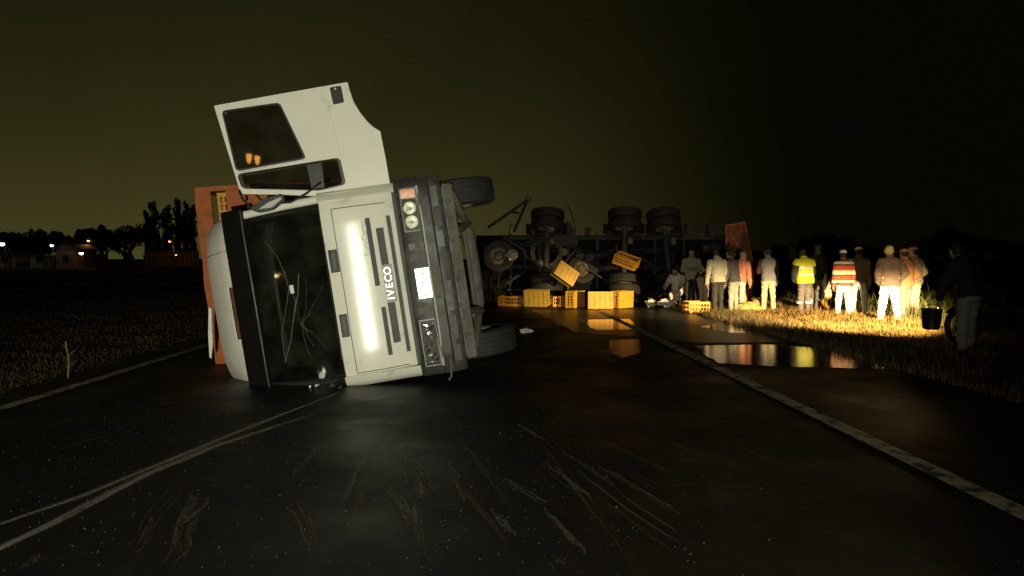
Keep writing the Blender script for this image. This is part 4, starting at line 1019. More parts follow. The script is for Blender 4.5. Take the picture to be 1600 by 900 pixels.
def person(label, px, py, H, yaw, top, trousers, hat=None, hatcol=None, hair=hairm, lean=0., legs=((.02, 0), (-.02, 0)), stance=.10, arms=(('down',), ('down',)), bulk=1.0,
           head_turn=0., vest=None, hem=.86, sleeves=True, pos=None, group=None, bands=None, hood=False, crouch=0., baggy=1.0):
    """figure facing local +y; px,py = pixel between the feet"""
    p = Vector(pos) if pos else ground(px, py)
    head_turn += random.uniform(-.55, .55); lean += random.uniform(0, .09)
    o = thing('person', label, 'person', p, (0, 0, yaw), group); k = H / 1.75
    X, Y, Z = Vector((1, 0, 0)), Vector((0, 1, 0)), Vector((0, 0, 1))
    hipz = .92 - crouch * .42; hip = Vector((0, -crouch * .22, hipz))
    UP = Vector((0, math.sin(lean), math.cos(lean))); FW = Vector((0, math.cos(lean), -math.sin(lean)))
    tp = lambda h, f=0, s=0: hip + UP * h + FW * f + X * s
    prims = []           # (zone, p0, p1)
    bm = nb(); b = bulk
    rings(bm, [(tp(-.13), .13 * b, .10 * b, X, FW), (tp(-.04), .172 * b, .125 * b, X, FW), (tp(.06), .168 * b, .125 * b, X, FW), (tp(.18), .158 * b, .118 * b, X, FW), (tp(.30, .005), .172 * b, .122 * b, X, FW),
               (tp(.41, .0), .188 * b, .118 * b, X, FW), (tp(.48, -.005), .178 * b, .100 * b, X, FW), (tp(.525, -.005), .12 * b, .075 * b, X, FW), (tp(.56, 0), .06, .06, X, FW)])
    prims += [('torso', tp(.06), tp(.50)), ('pelvis', tp(-.10), tp(-.02))]
    ht = Matrix.Rotation(head_turn, 3, 'Z'); hf = ht @ FW; hs = ht @ X
    nk0, nk1 = tp(.52, 0), tp(.62, .02); capsule(bm, nk0, nk1, .058, .054); hc = tp(.70, .035)
    prims.append(('neck', nk0 + UP * .03, nk1))
    rings(bm, [(hc + UP * z + hf * y, a, c, hs, hf) for z, y, a, c in ((-.115, .025, .035, .045), (-.09, .022, .052, .068), (-.05, .012, .066, .082), (0, 0, .076, .096), (.05, -.004, .078, .098), (.09, -.006, .068, .086), (.115, -.006, .042, .054))], 16)
    capsule(bm, hc + hf * .09 + UP * .015, hc + hf * .118 - UP * .03, .010, .016, 8)           # nose
    for s in (-1, 1): capsule(bm, hc + hs * s * .078 + UP * .02, hc + hs * s * .078 - UP * .025, .017, .013, 8)
    capsule(bm, hc + hf * .075 - UP * .095, hc + hf * .08 - UP * .09, .026, .026, 8)
    prims += [('head', hc - UP * .06, hc + UP * .08)]
    wr = []
    for s, arm in zip((-1, 1), arms):
        sh = tp(.455, -.005, s * .190 * (.6 + .4 * b)); a0 = arm[0]
        if a0 == 'down': el = sh + Vector((s * .055, -.02, -.29)) + FW * .12 * math.sin(lean); wt = el + Vector((s * .0, .06, -.25))
        elif a0 == 'pocket': el = sh + Vector((s * .12, -.09, -.26)); wt = el + Vector((-s * .09, .16, -.17))
        elif a0 == 'fold': el = sh + Vector((s * .06, .02, -.28)); wt = el + Vector((-s * .20, .18, .04))
        elif a0 == 'reach': el = sh + Vector((s * .05, .18, -.20)); wt = el + Vector((0, .22, -.10))
        elif a0 == 'phone': el = sh + Vector((s * .07, .06, -.27)); wt = el + Vector((-s * .06, .22, .10))
        else: el, wt = sh + Vector(arm[0]), sh + Vector(arm[1])
        capsule(bm, sh, el, .062 * b, .050 * b); capsule(bm, el, wt, .049 * b, .034 * b)
        prims += [('arm', sh, el), ('arm', el, wt)]; wr.append((wt, (wt - el).normalized(), s))
    for s, (fy, fx) in zip((-1, 1), legs):
        h0 = hip + Vector((s * .088, 0, -.02)); an = Vector((s * stance + fx, fy, .085))
        kn = (h0 + an) / 2 + Vector((0, .02 + crouch * .34, .02 + crouch * .06))
        capsule(bm, h0, kn, .090 * b * baggy, .064 * b * baggy); capsule(bm, kn, an, .063 * b * baggy, .050 * baggy)
        toe = an + Vector((s * .05, .16, -.050)); heel = an + Vector((0, -.05, -.045))
        capsule(bm, heel, toe, .040, .034); capsule(bm, an, heel, .045, .04)
        prims += [('leg', h0, kn), ('leg', kn, an), ('foot', heel, toe)]
        pm = wr[0 if s < 0 else 1]
    for (wt, d, s) in wr:                                  # palm
        capsule(bm, wt, wt + d * .075, .028, .034, 10); prims.append(('hand', wt + d * .02, wt + d * .10))
    me = bpy.data.meshes.new('body'); bm.to_mesh(me); bm.free(); t = bpy.data.objects.new('t', me); C.objects.link(t)
    md = t.modifiers.new('r', 'REMESH'); md.mode = 'VOXEL'; md.voxel_size = .017
    sm = t.modifiers.new('s', 'SMOOTH'); sm.factor = .5; sm.iterations = 4
    dg = bpy.context.evaluated_depsgraph_get(); bmesh_me = bpy.data.meshes.new_from_object(t.evaluated_get(dg)); bpy.data.objects.remove(t); bpy.data.meshes.remove(me)
    nv = len(bmesh_me.vertices); co = np.empty(nv * 3); bmesh_me.vertices.foreach_get('co', co); co = co.reshape(-1, 3)
    no = np.empty(nv * 3); bmesh_me.vertices.foreach_get('normal', no); no = no.reshape(-1, 3)
    best = np.full(nv, 9.); zone = np.zeros(nv, int); names = ['torso', 'pelvis', 'neck', 'head', 'arm', 'hand', 'leg', 'foot']
    rad = dict(torso=.15, pelvis=.14, neck=.055, head=.085, arm=.05, hand=.03, leg=.07, foot=.04)
    for zn, a, c in prims:
        a = np.array(a); c = np.array(c); d = c - a; tt = np.clip(((co - a) @ d) / max(d @ d, 1e-9), 0, 1); ds = np.linalg.norm(co - a - tt[:, None] * d, axis=1) - rad[zn]
        m_ = ds < best; best[m_] = ds[m_]; zone[m_] = names.index(zn)
    nf = len(bmesh_me.polygons); fv = np.empty(nf * 4, int); bmesh_me.polygons.foreach_get('vertices', fv); fv = fv.reshape(-1, 4)
    fz = zone[fv].max(axis=1) * 0 + zone[fv[:, 0]]; fc = co[fv].mean(axis=1); hgt = (fc - np.array(hip)) @ np.array(UP)
    fside = np.abs(fc[:, 0])
    def shell(name, mask, off, m, wr_amp=.006, seed=0., mats=None, midx=None):
        idx = np.unique(fv[mask]); mp = np.full(nv, -1); mp[idx] = np.arange(len(idx))
        c2 = co[idx] + no[idx] * off
        n_ = np.array([mnoise.noise(Vector((c[0] * 9, c[1] * 9, c[2] * 14 + seed))) + .6 * mnoise.noise(Vector((c[0] * 20 + seed, c[1] * 20, c[2] * 26))) for c in c2]); c2 = c2 + no[idx] * (n_ * wr_amp)[:, None]
        ob = numpy_mesh(name, c2 * k, mp[fv[mask]], 4, mats or m, o)
        if midx is not None: ob.data.polygons.foreach_set('material_index', midx[mask].astype(np.int32))
        ob.data.polygons.foreach_set('use_smooth', np.ones(len(ob.data.polygons), bool))
        return ob
    # body: one continuous skin mesh, fingers rooted in the palms
    fb = nb(); fb.from_mesh(bmesh_me)
    for (wt, d, s) in wr:
        side = d.cross(Vector((0, 1, 0))); side = side.normalized() if side.length > .05 else Vector((1, 0, 0)); inn = Vector((-s, 0, 0)); acr = d.cross(inn).normalized() if abs(d.dot(inn)) < .95 else Y
        for q, ln in enumerate((.062, .072, .068, .052)):
            b0 = wt + d * .085 + acr * (.030 - q * .020); b1 = b0 + d * ln * .55 + inn * .008; b2 = b1 + d * ln * .45 + inn * .022; tube(fb, [b0, b1, b2], [.0095, .009, .007], 6)
        t0 = wt + d * .03 + acr * .03; tube(fb, [t0, t0 + acr * .028 + d * .025, t0 + acr * .030 + d * .055 + inn * .01], [.011, .010, .008], 6)
    for s in (-1, 1):
        lathe(fb, [(0, -.009), (.008, -.005), (.009, 0), (0, .009)], hc + hs * s * .032 + hf * .088 + UP * .022, hf, 8)
    for v in fb.verts: v.co *= k
    bo = obj('body', fb, skinm, o, smooth=True)
    Zt = names.index
    feet = (fz == Zt('foot')) | ((fz == Zt('leg')) & (fc[:, 2] < .07))
    trm = (((fz == Zt('leg')) & (fc[:, 2] > .055)) | (fz == Zt('pelvis')) | ((fz == Zt('torso')) & (hgt < .14)))
    shell('trousers', trm, .014, trousers, .018, 3.)
    shell('shoes', feet, .010, shoem, .002)
    topm = ((fz == Zt('torso')) | ((fz == Zt('neck')) & (hgt < .575)) | ((fz == Zt('pelvis')) & (hgt > hem - .94)) | ((fz == Zt('leg')) & (hgt > hem - .94)))
    arm_mask = (fz == Zt('arm'))
    if sleeves is True: topm = topm | arm_mask
    if bands:
        cols, idxf = bands; mi = idxf(hgt); shell('sweater', topm, .026, None, .007, 1., cols, mi)
    else: shell('jacket', topm, .028, top, .016, 1.)
    if sleeves not in (True, False): shell('sleeves', arm_mask, .020, sleeves, .008, 2.)
    if vest:
        vm, strip = vest
        tm_ = (fz == Zt('torso')) | ((fz == Zt('pelvis')) & (hgt > hem - .98)) | ((fz == Zt('leg')) & (hgt > hem - .98)) | ((fz == Zt('arm')) & (hgt > .36) & (fside < .26 * bulk))
        st = (((hgt > .10) & (hgt < .165)) | ((hgt > .27) & (hgt < .335))).astype(int)
        shell('safety_vest', tm_, .042, None, .006, 5., [vm, strip], st)
    if hood: 
        hb = nb(); lathe(hb, [(.10, -.02), (.115, 0), (.10, .035), (.07, .03)], tp(.56, -.05), UP + FW * -.3, 16, closed=True)
        for v in hb.verts: v.co *= k
        obj('hood', hb, top, o, smooth=True)
    # hair and headwear shells over the skull
    hd = (fz == Zt('head')); rel = fc - np.array(hc); up_ = rel @ np.array(UP); fw_ = rel @ np.array(hf)
    if hat != 'beanie': shell('hair', hd & ((up_ > .055) | (fw_ < -.015) & (up_ > -.06)) & ((fw_ < .06) | (up_ > .085)), .010, hair, .006, 4.)
    if hat in ('cap', 'capback'):
        h_ = shell('cap', hd & (up_ > .048), .020, hatcol, .002, 4.)
        f2 = hf if hat == 'cap' else -hf; bb = nb(); rows = []
        for q in range(9):
            a = R(-62 + q * 15.5); rows.append(((math.sin(a) * .085, math.cos(a) * .085), (math.sin(a) * .075, .085 + math.cos(a) * .085)))
        A = [bb.verts.new(hc + hs * x + f2 * (y + .012) + UP * .055) for (x, y), _ in rows]; B = [bb.verts.new(hc + hs * x + f2 * (y) + UP * (.043 - abs(x) * .12)) for _, (x, y) in rows]
        for q in range(8): bb.faces.new([A[q], A[q + 1], B[q + 1], B[q]])
        bmesh.ops.solidify(bb, geom=bb.faces[:], thickness=.005)
        for v in bb.verts: v.co *= k
        obj('peak', bb, hatcol, h_)
    elif hat == 'beanie': shell('beanie', hd & ((up_ > .035) | ((fw_ < .03) & (up_ > -.045))), .018, hatcol, .006, 4.)
    bpy.data.meshes.remove(bmesh_me)
    o['_wr'] = 0; del o['_wr']
    return o, [(p + Matrix.Rotation(yaw, 3, 'Z') @ (wt * k + d * .11 * k)) for wt, d, s in wr]
GP = None
whitec = cloth('white', (.70, .66, .58)); dark = cloth('black', (.018, .018, .020)); navy = cloth('navy', (.03, .033, .045)); charcoal = cloth('charcoal', (.11, .10, .10))
person('person in pale grey hooded top and black trousers seen from behind', 1121, 490, 1.76, R(12), cloth('palegrey', (.33, .32, .28)), cloth('blacktrk', (.02, .02, .02)), hair=hairm, arms=(('down',), ('down',)), legs=((-.06, 0), (.08, .02)), stance=.12, hood=True, bulk=1.08, head_turn=R(-20), lean=R(6))
person('person in dark cap and dark jacket half hidden behind the pale hooded top', 1146, 489, 1.74, R(40), cloth('darkblue', (.05, .05, .06)), cloth('greyjean', (.26, .25, .24)), 'cap', cloth('blackcap', (.012, .012, .012)), arms=(('down',), ('fold',)), lean=R(8))
person('grey-haired person in salmon pink shirt and pale trousers turned sideways', 1155, 487, 1.70, R(-50), cloth('salmon', (.52, .20, .14)), cloth('paletr', (.60, .54, .42)), hair=hairg, arms=(('fold',), ('down',)), lean=R(10), legs=((.04, 0), (-.10, 0)), sleeves=True)
person('person in grey vest with dark brown sleeves and khaki trousers', 1200, 488, 1.78, R(-4), cloth('bluegrey', (.20, .20, .23)), cloth('khaki', (.52, .45, .28)), hair=hairm, sleeves=cloth('brown', (.05, .03, .028)), arms=(('fold',), ('down',)), legs=((.0, 0), (.03, .03)), stance=.12, lean=R(5))
hv = mat('hivis_yellow', (.68, .72, .03), .6, var=.1); rs_ = mat('reflective_tape', (.88, .88, .84), .3, .2, var=.03)
hvp, _ = person('person in yellow high-visibility vest and dark work trousers seen from behind', 1257, 493, 1.75, R(8), navy, charcoal, hair=hairm, vest=(hv, rs_), arms=(('pocket',), ('fold',)), legs=((-.02, 0), (.06, 0)), stance=.12, bulk=1.12, hem=.90, lean=R(4))
def leg_band(o, H):
    k = H / 1.75
    for s in (-1, 1):
        b = nb(); lathe(b, [(.083, -.028), (.088, -.026), (.088, .026), (.083, .028)], (s * .118 * k, .02, .34 * k), (0, 0, 1), 20, closed=True); obj('reflective_band', b, rs_, o, smooth=True)
leg_band(hvp, 1.75)
p6, _ = person('tall person in dark uniform and cap standing behind the high-visibility vest', 1273, 489, 1.86, R(-70), dark, charcoal, 'cap', dark, arms=(('fold',), ('fold',)), bulk=1.1)
leg_band(p6, 1.86)
red, brn, crm = cloth('red', (.48, .07, .03)), cloth('stripebrown', (.13, .08, .06)), cloth('cream', (.72, .66, .52))
def stripe_idx(h):
    t = (h + .06) / .62; seq = np.array([1, 2, 0, 0, 1, 2, 2, 0, 0, 1, 2, 1]); return seq[np.clip((t * len(seq)).astype(int), 0, len(seq) - 1)]
person('person in red brown and cream striped sweater with white cap and white trousers', 1317, 496, 1.70, R(6), None, whitec, 'capback', cloth('whitecap', (.72, .68, .60)), bands=([red, brn, crm], stripe_idx), arms=(('down',), ('down',)), legs=((-.05, -.04), (.05, .06)), stance=.14, hem=.84, bulk=1.05)
person('person in olive jacket and tan cap behind the striped sweater', 1340, 494, 1.78, R(-25), cloth('olive', (.16, .13, .07)), cloth('jeanpale', (.50, .50, .50)), 'cap', cloth('tan', (.40, .27, .14)), arms=(('fold',), ('down',)), legs=((.05, 0), (-.08, .06)), stance=.12)
person('person in brown-grey jacket with tan beanie and bright white trousers', 1389, 504, 1.78, R(2), cloth('browngrey', (.13, .09, .075)), whitec, 'beanie', cloth('tanb', (.42, .30, .16)), arms=(('pocket',), ('pocket',)), legs=((.0, -.03), (.02, .05)), stance=.17, bulk=1.18, hem=.84, baggy=1.1)
person('person in rust orange jacket and cap with dark trousers beside the brown-grey jacket', 1414, 500, 1.72, R(18), cloth('rust', (.40, .20, .10)), cloth('dkgrey', (.22, .19, .17)), 'cap', cloth('rustcap', (.42, .22, .10)), arms=(('pocket',), ('pocket',)), legs=((-.06, 0), (.08, 0)), bulk=1.05)
person('person in tan cap and pale trousers mostly hidden behind the rust orange jacket', 1429, 496, 1.78, R(30), cloth('beige', (.34, .28, .18)), cloth('paletr', (.6, .54, .42)), 'cap', cloth('orangecap', (.40, .20, .09)), arms=(('down',), ('pocket',)), legs=((0, 0), (.04, .05)))
pw, hands = person('person in black jacket and grey jeans standing in shadow with a dark bucket', 1512, 552, 1.76, R(14), cloth('shadowblack', (.012, .012, .013)), cloth('greyjeans', (.24, .24, .24)), 'cap', cloth('darkcap', (.02, .018, .018)), arms=(((-.10, .06, -.27), (-.13, .10, -.50)), ('pocket',)), legs=((-.02, -.02), (.18, .10)), stance=.12, lean=R(16), hem=.88, baggy=1.15)
person('person in pale green shirt and dark trousers standing against the trailer', 1083, 478, 1.80, R(170), cloth('palegreen', (.30, .30, .20)), cloth('blacktrk', (.02, .02, .02)), 'cap', dark, pos=(6.15, 22.2, 0), arms=(('fold',), ('fold',)))
person('person in beige trousers bending down between the trailer and the pale hooded top', 1100, 482, 1.70, R(-60), cloth('shadebrown', (.06, .05, .04)), cloth('beigetr', (.45, .35, .24)), pos=(6.05, 20.6, 0), lean=R(62), arms=(('reach',), ('reach',)))
person('person crouching in pale reflective jacket beside the lit trailer wheel', 1062, 474, 1.70, R(150), cloth('palejkt', (.62, .58, .50)), dark, pos=(5.75, 22.4, 0), crouch=.9, lean=R(25), arms=(('reach',), ('reach',)))
person('person crouching in white and orange jacket beyond the high-visibility vest', 1287, 486, 1.62, R(20), cloth('whiteor', (.70, .62, .45)), cloth('orangetr', (.55, .25, .05)), pos=ground(1287, 484), crouch=1.0, lean=R(15), arms=(('reach',), ('reach',)), hair=hairg)

# bucket held by the shadowed person
hb = hands[0]
b = nb(); lathe(b, [(0, -.33), (.10, -.33), (.125, -.31), (.150, -.03), (.156, -.02), (.156, 0), (.146, 0), (.140, -.03), (.112, -.30), (0, -.305)], (0, 0, 0), (0, 0, 1), 28)
bk = thing('bucket', 'black round-bottomed bucket held at the side of the shadowed person', 'bucket', (hb.x - .10, hb.y, hb.z - .06))
obj('pail', b, blackp, bk, smooth=True)
b = nb(); tube(b, [(.152 * math.cos(a), 0, -.03 + .10 * math.sin(a)) for a in np.linspace(0, math.pi, 12)], .006, 6); obj('handle', b, letterg, bk, smooth=True)

# ------------------------------------------------------------------ motorcycle on the verge
def motorcycle():
    a = math.atan2(-(BIKE_LAMP[0] - 8.2), BIKE_LAMP[1] - 11.5)
    mc = thing('motorcycle', 'dark motorcycle standing on the grass beside the shadowed person with headlamp lit', 'motorcycle', (8.2, 11.5, .03), (0, R(6), a))
    P = lambda n, b, m=chass, **k: obj(n, b, m, mc, **k)
    for y in (-.62, .66):
        b = nb(); lathe(b, [(.255, -.04), (.29, -.05), (.315, -.03), (.32, 0), (.315, .03), (.29, .05), (.255, .04)], (0, y, .32), (1, 0, 0), 32, closed=True); w_ = P('wheel', b, rubber, smooth=True)
        b = nb(); lathe(b, [(.235, -.03), (.258, -.03), (.258, .03), (.235, .03)], (0, y, .32), (1, 0, 0), 28, closed=True); lathe(b, [(0, -.06), (.05, -.06), (.05, .06), (0, .06)], (0, y, .32), (1, 0, 0), 14)
        for q in range(12):
            t = 2 * math.pi * q / 12; tube(b, [(0, y + .04 * math.cos(t), .32 + .04 * math.sin(t)), (0, y + .24 * math.cos(t), .32 + .24 * math.sin(t))], .004, 4)
        obj('rim', b, rimm, w_)
        b = nb(); grid_surface(b, [-.06, 0, .06], [R(20) + k * R(14) for k in range(10)], lambda u, v: Vector((u, y - .36 * math.cos(v), .32 + .36 * math.sin(v) - abs(u) * .2)), None, .006); P('mudguard', b, blackp, smooth=True)
    b = nb(); tube(b, [(0, .42, .82), (0, .05, .70), (0, -.35, .68), (0, -.75, .72)], .022, 8); tube(b, [(0, .42, .80), (0, .28, .42), (0, -.15, .35), (0, -.62, .32)], .020, 8); P('frame', b)
    for s in (-1, 1):
        b = nb(); tube(b, [(s * .07, .66, .32), (s * .07, .46, .88)], .018, 8); P('fork', b, rimm)
        b = nb(); tube(b, [(s * .09, -.62, .32), (s * .09, -.45, .70)], .022, 8); P('shock_absorber', b)
        b = nb(); tube(b, [(s * .36, .40, 1.02), (s * .24, .42, 1.00)], .017, 8); P('grip', b, blackp)
        b = nb(); tube(b, [(s * .22, .44, 1.0), (s * .28, .46, 1.16)], .006, 5); lathe(b, [(0, -.012), (.05, -.01), (.055, .01), (0, .012)], (s * .28, .46, 1.2), (0, 1, 0), 14); P('mirror', b, blackp)
        b = nb(); lathe(b, [(0, -.03), (.025, -.02), (.028, .02), (0, .03)], (s * .13, -.80, .66), (0, 1, 0), 10); P('indicator', b, amber)
    b = nb(); tube(b, [(-.24, .42, 1.0), (-.1, .48, .96), (.1, .48, .96), (.24, .42, 1.0)], .012, 8); P('handlebar', b, rimm)
    b = nb(); bmesh.ops.create_icosphere(b, subdivisions=3, radius=1)
    for v in b.verts: v.co = Vector((v.co.x * .14, v.co.y * .26 + .16, v.co.z * .12 + .80))
    P('tank', b, mat('bike_tank', (.03, .03, .035), .25, coat=.5), smooth=True)
    b = nb(); box(b, (-.12, -.72, .74), (.12, -.06, .82)); P('seat', b, blackp, bevel=.03)
    b = nb(); box(b, (-.11, -.12, .34), (.11, .24, .60)); P('engine', b, slotm, bevel=.04)
    b = nb(); tube(b, [(.10, .2, .42), (.13, .1, .28), (.14, -.3, .30), (.15, -.78, .36)], [.02, .022, .04, .045], 10); P('exhaust', b, rimm, smooth=True)
    b = nb(); box(b, (-.05, -.82, .62), (.05, -.77, .68)); P('tail_lamp', b, redl, bevel=.01)
    hp = Vector((0, .60, .90)); b = nb(); lathe(b, [(0, -.12), (.06, -.11), (.095, -.04), (.10, .02), (.098, .03)], hp, (0, 1, -.03), 20); h = P('headlamp', b, blackp, smooth=True)
    b = nb(); lathe(b, [(0, .012), (.05, .010), (.092, .0)], hp + Vector((0, .025, 0)), (0, 1, -.03), 20); obj('lens', b, mat('lit_lens', (.9, .85, .7), .3, emit=(1, .74, .34), est=30), h)
    b = nb(); tube(b, [(-.08, -.05, .34), (-.24, -.10, -.02)], .012, 6); P('side_stand', b)
    return mc
motorcycle()
hl.location = (BIKE_LAMP[0] - .03, BIKE_LAMP[1] + .10, BIKE_LAMP[2])

# ------------------------------------------------------------------ grass
def grass(name, label, x0, x1, y0, y1, n, hlo, hhi, f, m, near_bias=1.0, clump=.55):
    x = rng.uniform(0, 1, n) ** near_bias; x = x0 + (x1 - x0) * x; y = y0 + (y1 - y0) * rng.uniform(0, 1, n) ** 1.4
    keep = np.array([mnoise.noise(Vector((a * .9, b_ * .9, 5.))) + .6 * mnoise.noise(Vector((a * 3, b_ * 3, 1.))) for a, b_ in zip(x, y)]) > rng.uniform(-.9, clump, n); x, y = x[keep], y[keep]; n = len(x)
    z = np.array([f(a, b_).z for a, b_ in zip(x, y)]); h = rng.uniform(hlo, hhi, n) * (1 + .7 * (rng.random(n) > .93)) * (.7 + .6 * np.array([.5 + mnoise.noise(Vector((a * .8, b_ * .8, 9.))) for a, b_ in zip(x, y)]))
    a = rng.uniform(0, 6.28, n); wd = rng.uniform(.002, .0045, n) * (1 + np.clip((y - 8) / 14, 0, 2)); le = rng.uniform(.1, .8, n) * h; la = rng.uniform(0, 6.28, n)
    dx, dy = np.cos(a) * wd, np.sin(a) * wd; lx, ly = np.cos(la) * le, np.sin(la) * le
    V = np.empty((n, 5, 3)); V[:, 0] = np.stack([x - dx, y - dy, z - .02], 1); V[:, 1] = np.stack([x + dx, y + dy, z - .02], 1)
    V[:, 2] = np.stack([x + dx * .8 + lx * .35, y + dy * .8 + ly * .35, z + h * .6], 1); V[:, 3] = np.stack([x - dx * .8 + lx * .35, y - dy * .8 + ly * .35, z + h * .6], 1)
    V[:, 4] = np.stack([x + lx, y + ly, z + h * .95], 1)
    i = np.arange(n)[:, None] * 5; Fc = np.concatenate([i + np.array([[0, 1, 2]]), i + np.array([[0, 2, 3]]), i + np.array([[3, 2, 4]])])
    o = numpy_mesh(name, V.reshape(-1, 3), Fc, 3, m); tag(o, label, 'grass', kind='stuff'); return o
def grass_mat(name, a, b_):
    m = mat(name, (0.1, 0.1, 0.05), .8, bump=0); nt = m.node_tree; mx = [n for n in nt.nodes if n.type == 'MIX'][0]
    mx.inputs[6].default_value = (*a, 1); mx.inputs[7].default_value = (*b_, 1)
    no = [n for n in nt.nodes if n.type == 'TEX_NOISE'][0]; no.inputs['Scale'].default_value = 3.5
    mr = nt.nodes.new('ShaderNodeMapRange'); mr.inputs[1].default_value = .35; mr.inputs[2].default_value = .65; nt.links.new(no.outputs[0], mr.inputs[0]); nt.links.new(mr.outputs[0], mx.inputs[0])
    return m
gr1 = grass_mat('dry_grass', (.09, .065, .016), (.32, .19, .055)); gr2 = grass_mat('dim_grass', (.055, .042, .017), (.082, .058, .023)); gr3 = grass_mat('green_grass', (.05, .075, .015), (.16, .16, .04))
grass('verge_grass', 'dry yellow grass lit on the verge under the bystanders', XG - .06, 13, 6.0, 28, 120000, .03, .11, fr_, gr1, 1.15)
grass('tall_grass', 'taller green tufts on the verge behind the lit stems', 9.6, 16, 14.5, 24, 9000, .20, .50, fr_, gr3)
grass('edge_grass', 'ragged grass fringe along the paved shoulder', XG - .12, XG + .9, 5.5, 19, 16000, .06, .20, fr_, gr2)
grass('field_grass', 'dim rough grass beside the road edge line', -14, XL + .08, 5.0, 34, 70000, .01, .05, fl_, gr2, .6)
for i, (px, py, h, lab) in enumerate(((1463, 528, .60, 'tall bright dry stem standing in the grass beside the bucket'), (1452, 520, .38, 'short bright dry stem leaning beside the tall stem'), (106, 590, .45, 'thin dry weed stalk standing in the dim field grass'))):
    p = ground(px, py); b = nb(); tube(b, [p + Vector((0, 0, -.03)), p + Vector((.015, 0, h * .5)), p + Vector((.03 - .03 * i, .02, h))], [.012, .010, .006], 5)
    for q in range(4): tube(b, [p + Vector((.015, 0, h * (.3 + .15 * q))), p + Vector((.015 + .07 * (-1) ** q, .02, h * (.45 + .15 * q)))], [.004, .002], 4)
    tag(obj('dry_stem', b, gr1), lab, 'plant')

# ------------------------------------------------------------------ trees
def leaf_cloud(centres, n, size):
    V = []; c = np.array([q[0] for q in centres]); r = np.array([q[1] for q in centres]); w_ = np.array([q[1][0] * q[1][2] for q in centres]); pick = rng.choice(len(centres), n, p=w_ / w_.sum())
    d = rng.normal(size=(n, 3)); d /= np.linalg.norm(d, axis=1)[:, None]; rad = rng.uniform(.35, 1.08, n) ** .6
    p = c[pick] + d * rad[:, None] * r[pick]
    t1 = rng.normal(size=(n, 3)); t1 /= np.linalg.norm(t1, axis=1)[:, None]; t2 = np.cross(t1, rng.normal(size=(n, 3))); t2 /= np.linalg.norm(t2, axis=1)[:, None]
    s = rng.uniform(.6, 1.5, n)[:, None] * size
    V = np.stack([p - t1 * s, p + t2 * s * .5, p + t1 * s, p - t2 * s * .5], 1).reshape(-1, 3); return V, np.arange(n * 4).reshape(-1, 4)
def tree(name, label, base, h, wd, kind, leaves=2600, size=.16, m=leafm, group=None):
    o = thing(name, label, 'tree' if kind != 'bush' else 'bush', base, (0, 0, random.uniform(0, 6)), group)
    b = nb(); tr = .02 * h + .05
    if kind == 'poplar':
        tube(b, [(0, 0, -.2), (.05, 0, h * .4), (0, .1, h * .92)], [tr, tr * .6, tr * .12], 7)
        for q in range(7):
            z = h * (.15 + .1 * q); a = q * 2.4; tube(b, [(0, 0, z), (math.cos(a) * wd * .3, math.sin(a) * wd * .3, z + h * .14)], [tr * .35, tr * .1], 5)
        cs = []
        for q in range(26):
            z = h * (.10 + .88 * q / 26); rr = wd * .5 * (1 - (abs(q / 26 - .4) * 1.35) ** 2) * random.uniform(.45, .95); cs.append(((random.uniform(-.25, .25) * wd, random.uniform(-.25, .25) * wd, z), (max(.25, rr), max(.25, rr), h * .065)))
    else:
        th = h * (.34 if kind == 'tree' else .08)
        tube(b, [(0, 0, -.2), (.06, 0, th * .6), (.1, .05, th), (.05, .05, h * .7)], [tr * 1.2, tr, tr * .85, tr * .3], 7); cs = []
        nlimb = 7
        for q in range(nlimb):
            a = q * 2 * math.pi / nlimb + random.uniform(-.3, .3); e = Vector((math.cos(a) * wd * .36, math.sin(a) * wd * .36, h * random.uniform(.5, .8))); tube(b, [(.08, .04, th), e * .55 + Vector((0, 0, th * .5)), e], [tr * .5, tr * .35, tr * .12], 5)
            for z in range(3): cs.append((tuple(e + Vector((random.uniform(-.12, .12) * wd, random.uniform(-.12, .12) * wd, random.uniform(-.15, .14) * h))), (wd * random.uniform(.13, .22),) * 2 + (h * random.uniform(.09, .15),)))
        for q in range(5): cs.append(((random.uniform(-.2, .2) * wd, random.uniform(-.2, .2) * wd, h * random.uniform(.66, .88)), (wd * .2, wd * .2, h * .11)))
    obj('trunk', b, barkm, o)
    V, Fq = leaf_cloud(cs, leaves, size); numpy_mesh('crown', V, Fq, 4, m, o); return o
def far(px, D): 
    g_ = ray(px, HOR); return Vector((g_.x / g_.y * D, D, -.07))
def treeline(px, ytop, D, wpx, kind, name, label, group=None, m=leafm, leaves=2600):
    p = far(px, D); h = (HOR - ytop) / F * D + CAMH; tree(name, label, p, h, wpx / F * D, kind, leaves, .0016 * D + .03, m, group)
G1 = 'dark trees along the horizon behind the houses'
for px, yt, wpx in ((-10, 362, 50), (22, 361, 40), (45, 364, 36), (64, 357, 34), (88, 358, 26)):
    treeline(px, yt, 150, wpx, 'tree', 'broadleaf_tree', 'dark broadleaf tree in the low row behind the white lamps', G1)
for px, yt, wpx, lab in ((124, 360, 34, 'dark tree lit orange underneath behind the bright house lamp'), (146, 353, 36, 'dark round tree with the orange street lamp in front'), (168, 356, 34, 'dark middle tree between the street lamp and the widest tree'), (204, 350, 58, 'widest dark round-topped tree beside the poplars')):
    treeline(px, yt, 140, wpx, 'tree', 'broadleaf_tree', lab, G1, leaves=3400)
for px, yt, wpx, lab in ((231, 330, 10, 'shortest dark poplar at the outer end of the poplar row'), (243, 314, 20, 'dark poplar with a lopsided broad top in the poplar row'), (262, 322, 24, 'broad full dark poplar in the middle of the row'), (279, 311, 14, 'slender tallest dark poplar in the row'), (291, 316, 11, 'thin sparse poplar beside the tallest one'), (301, 320, 14, 'dark poplar of the row nearest the orange truck body')):
    treeline(px, yt, 165, wpx, 'poplar', 'poplar_tree', lab, 'poplars in a row', leaves=2400)
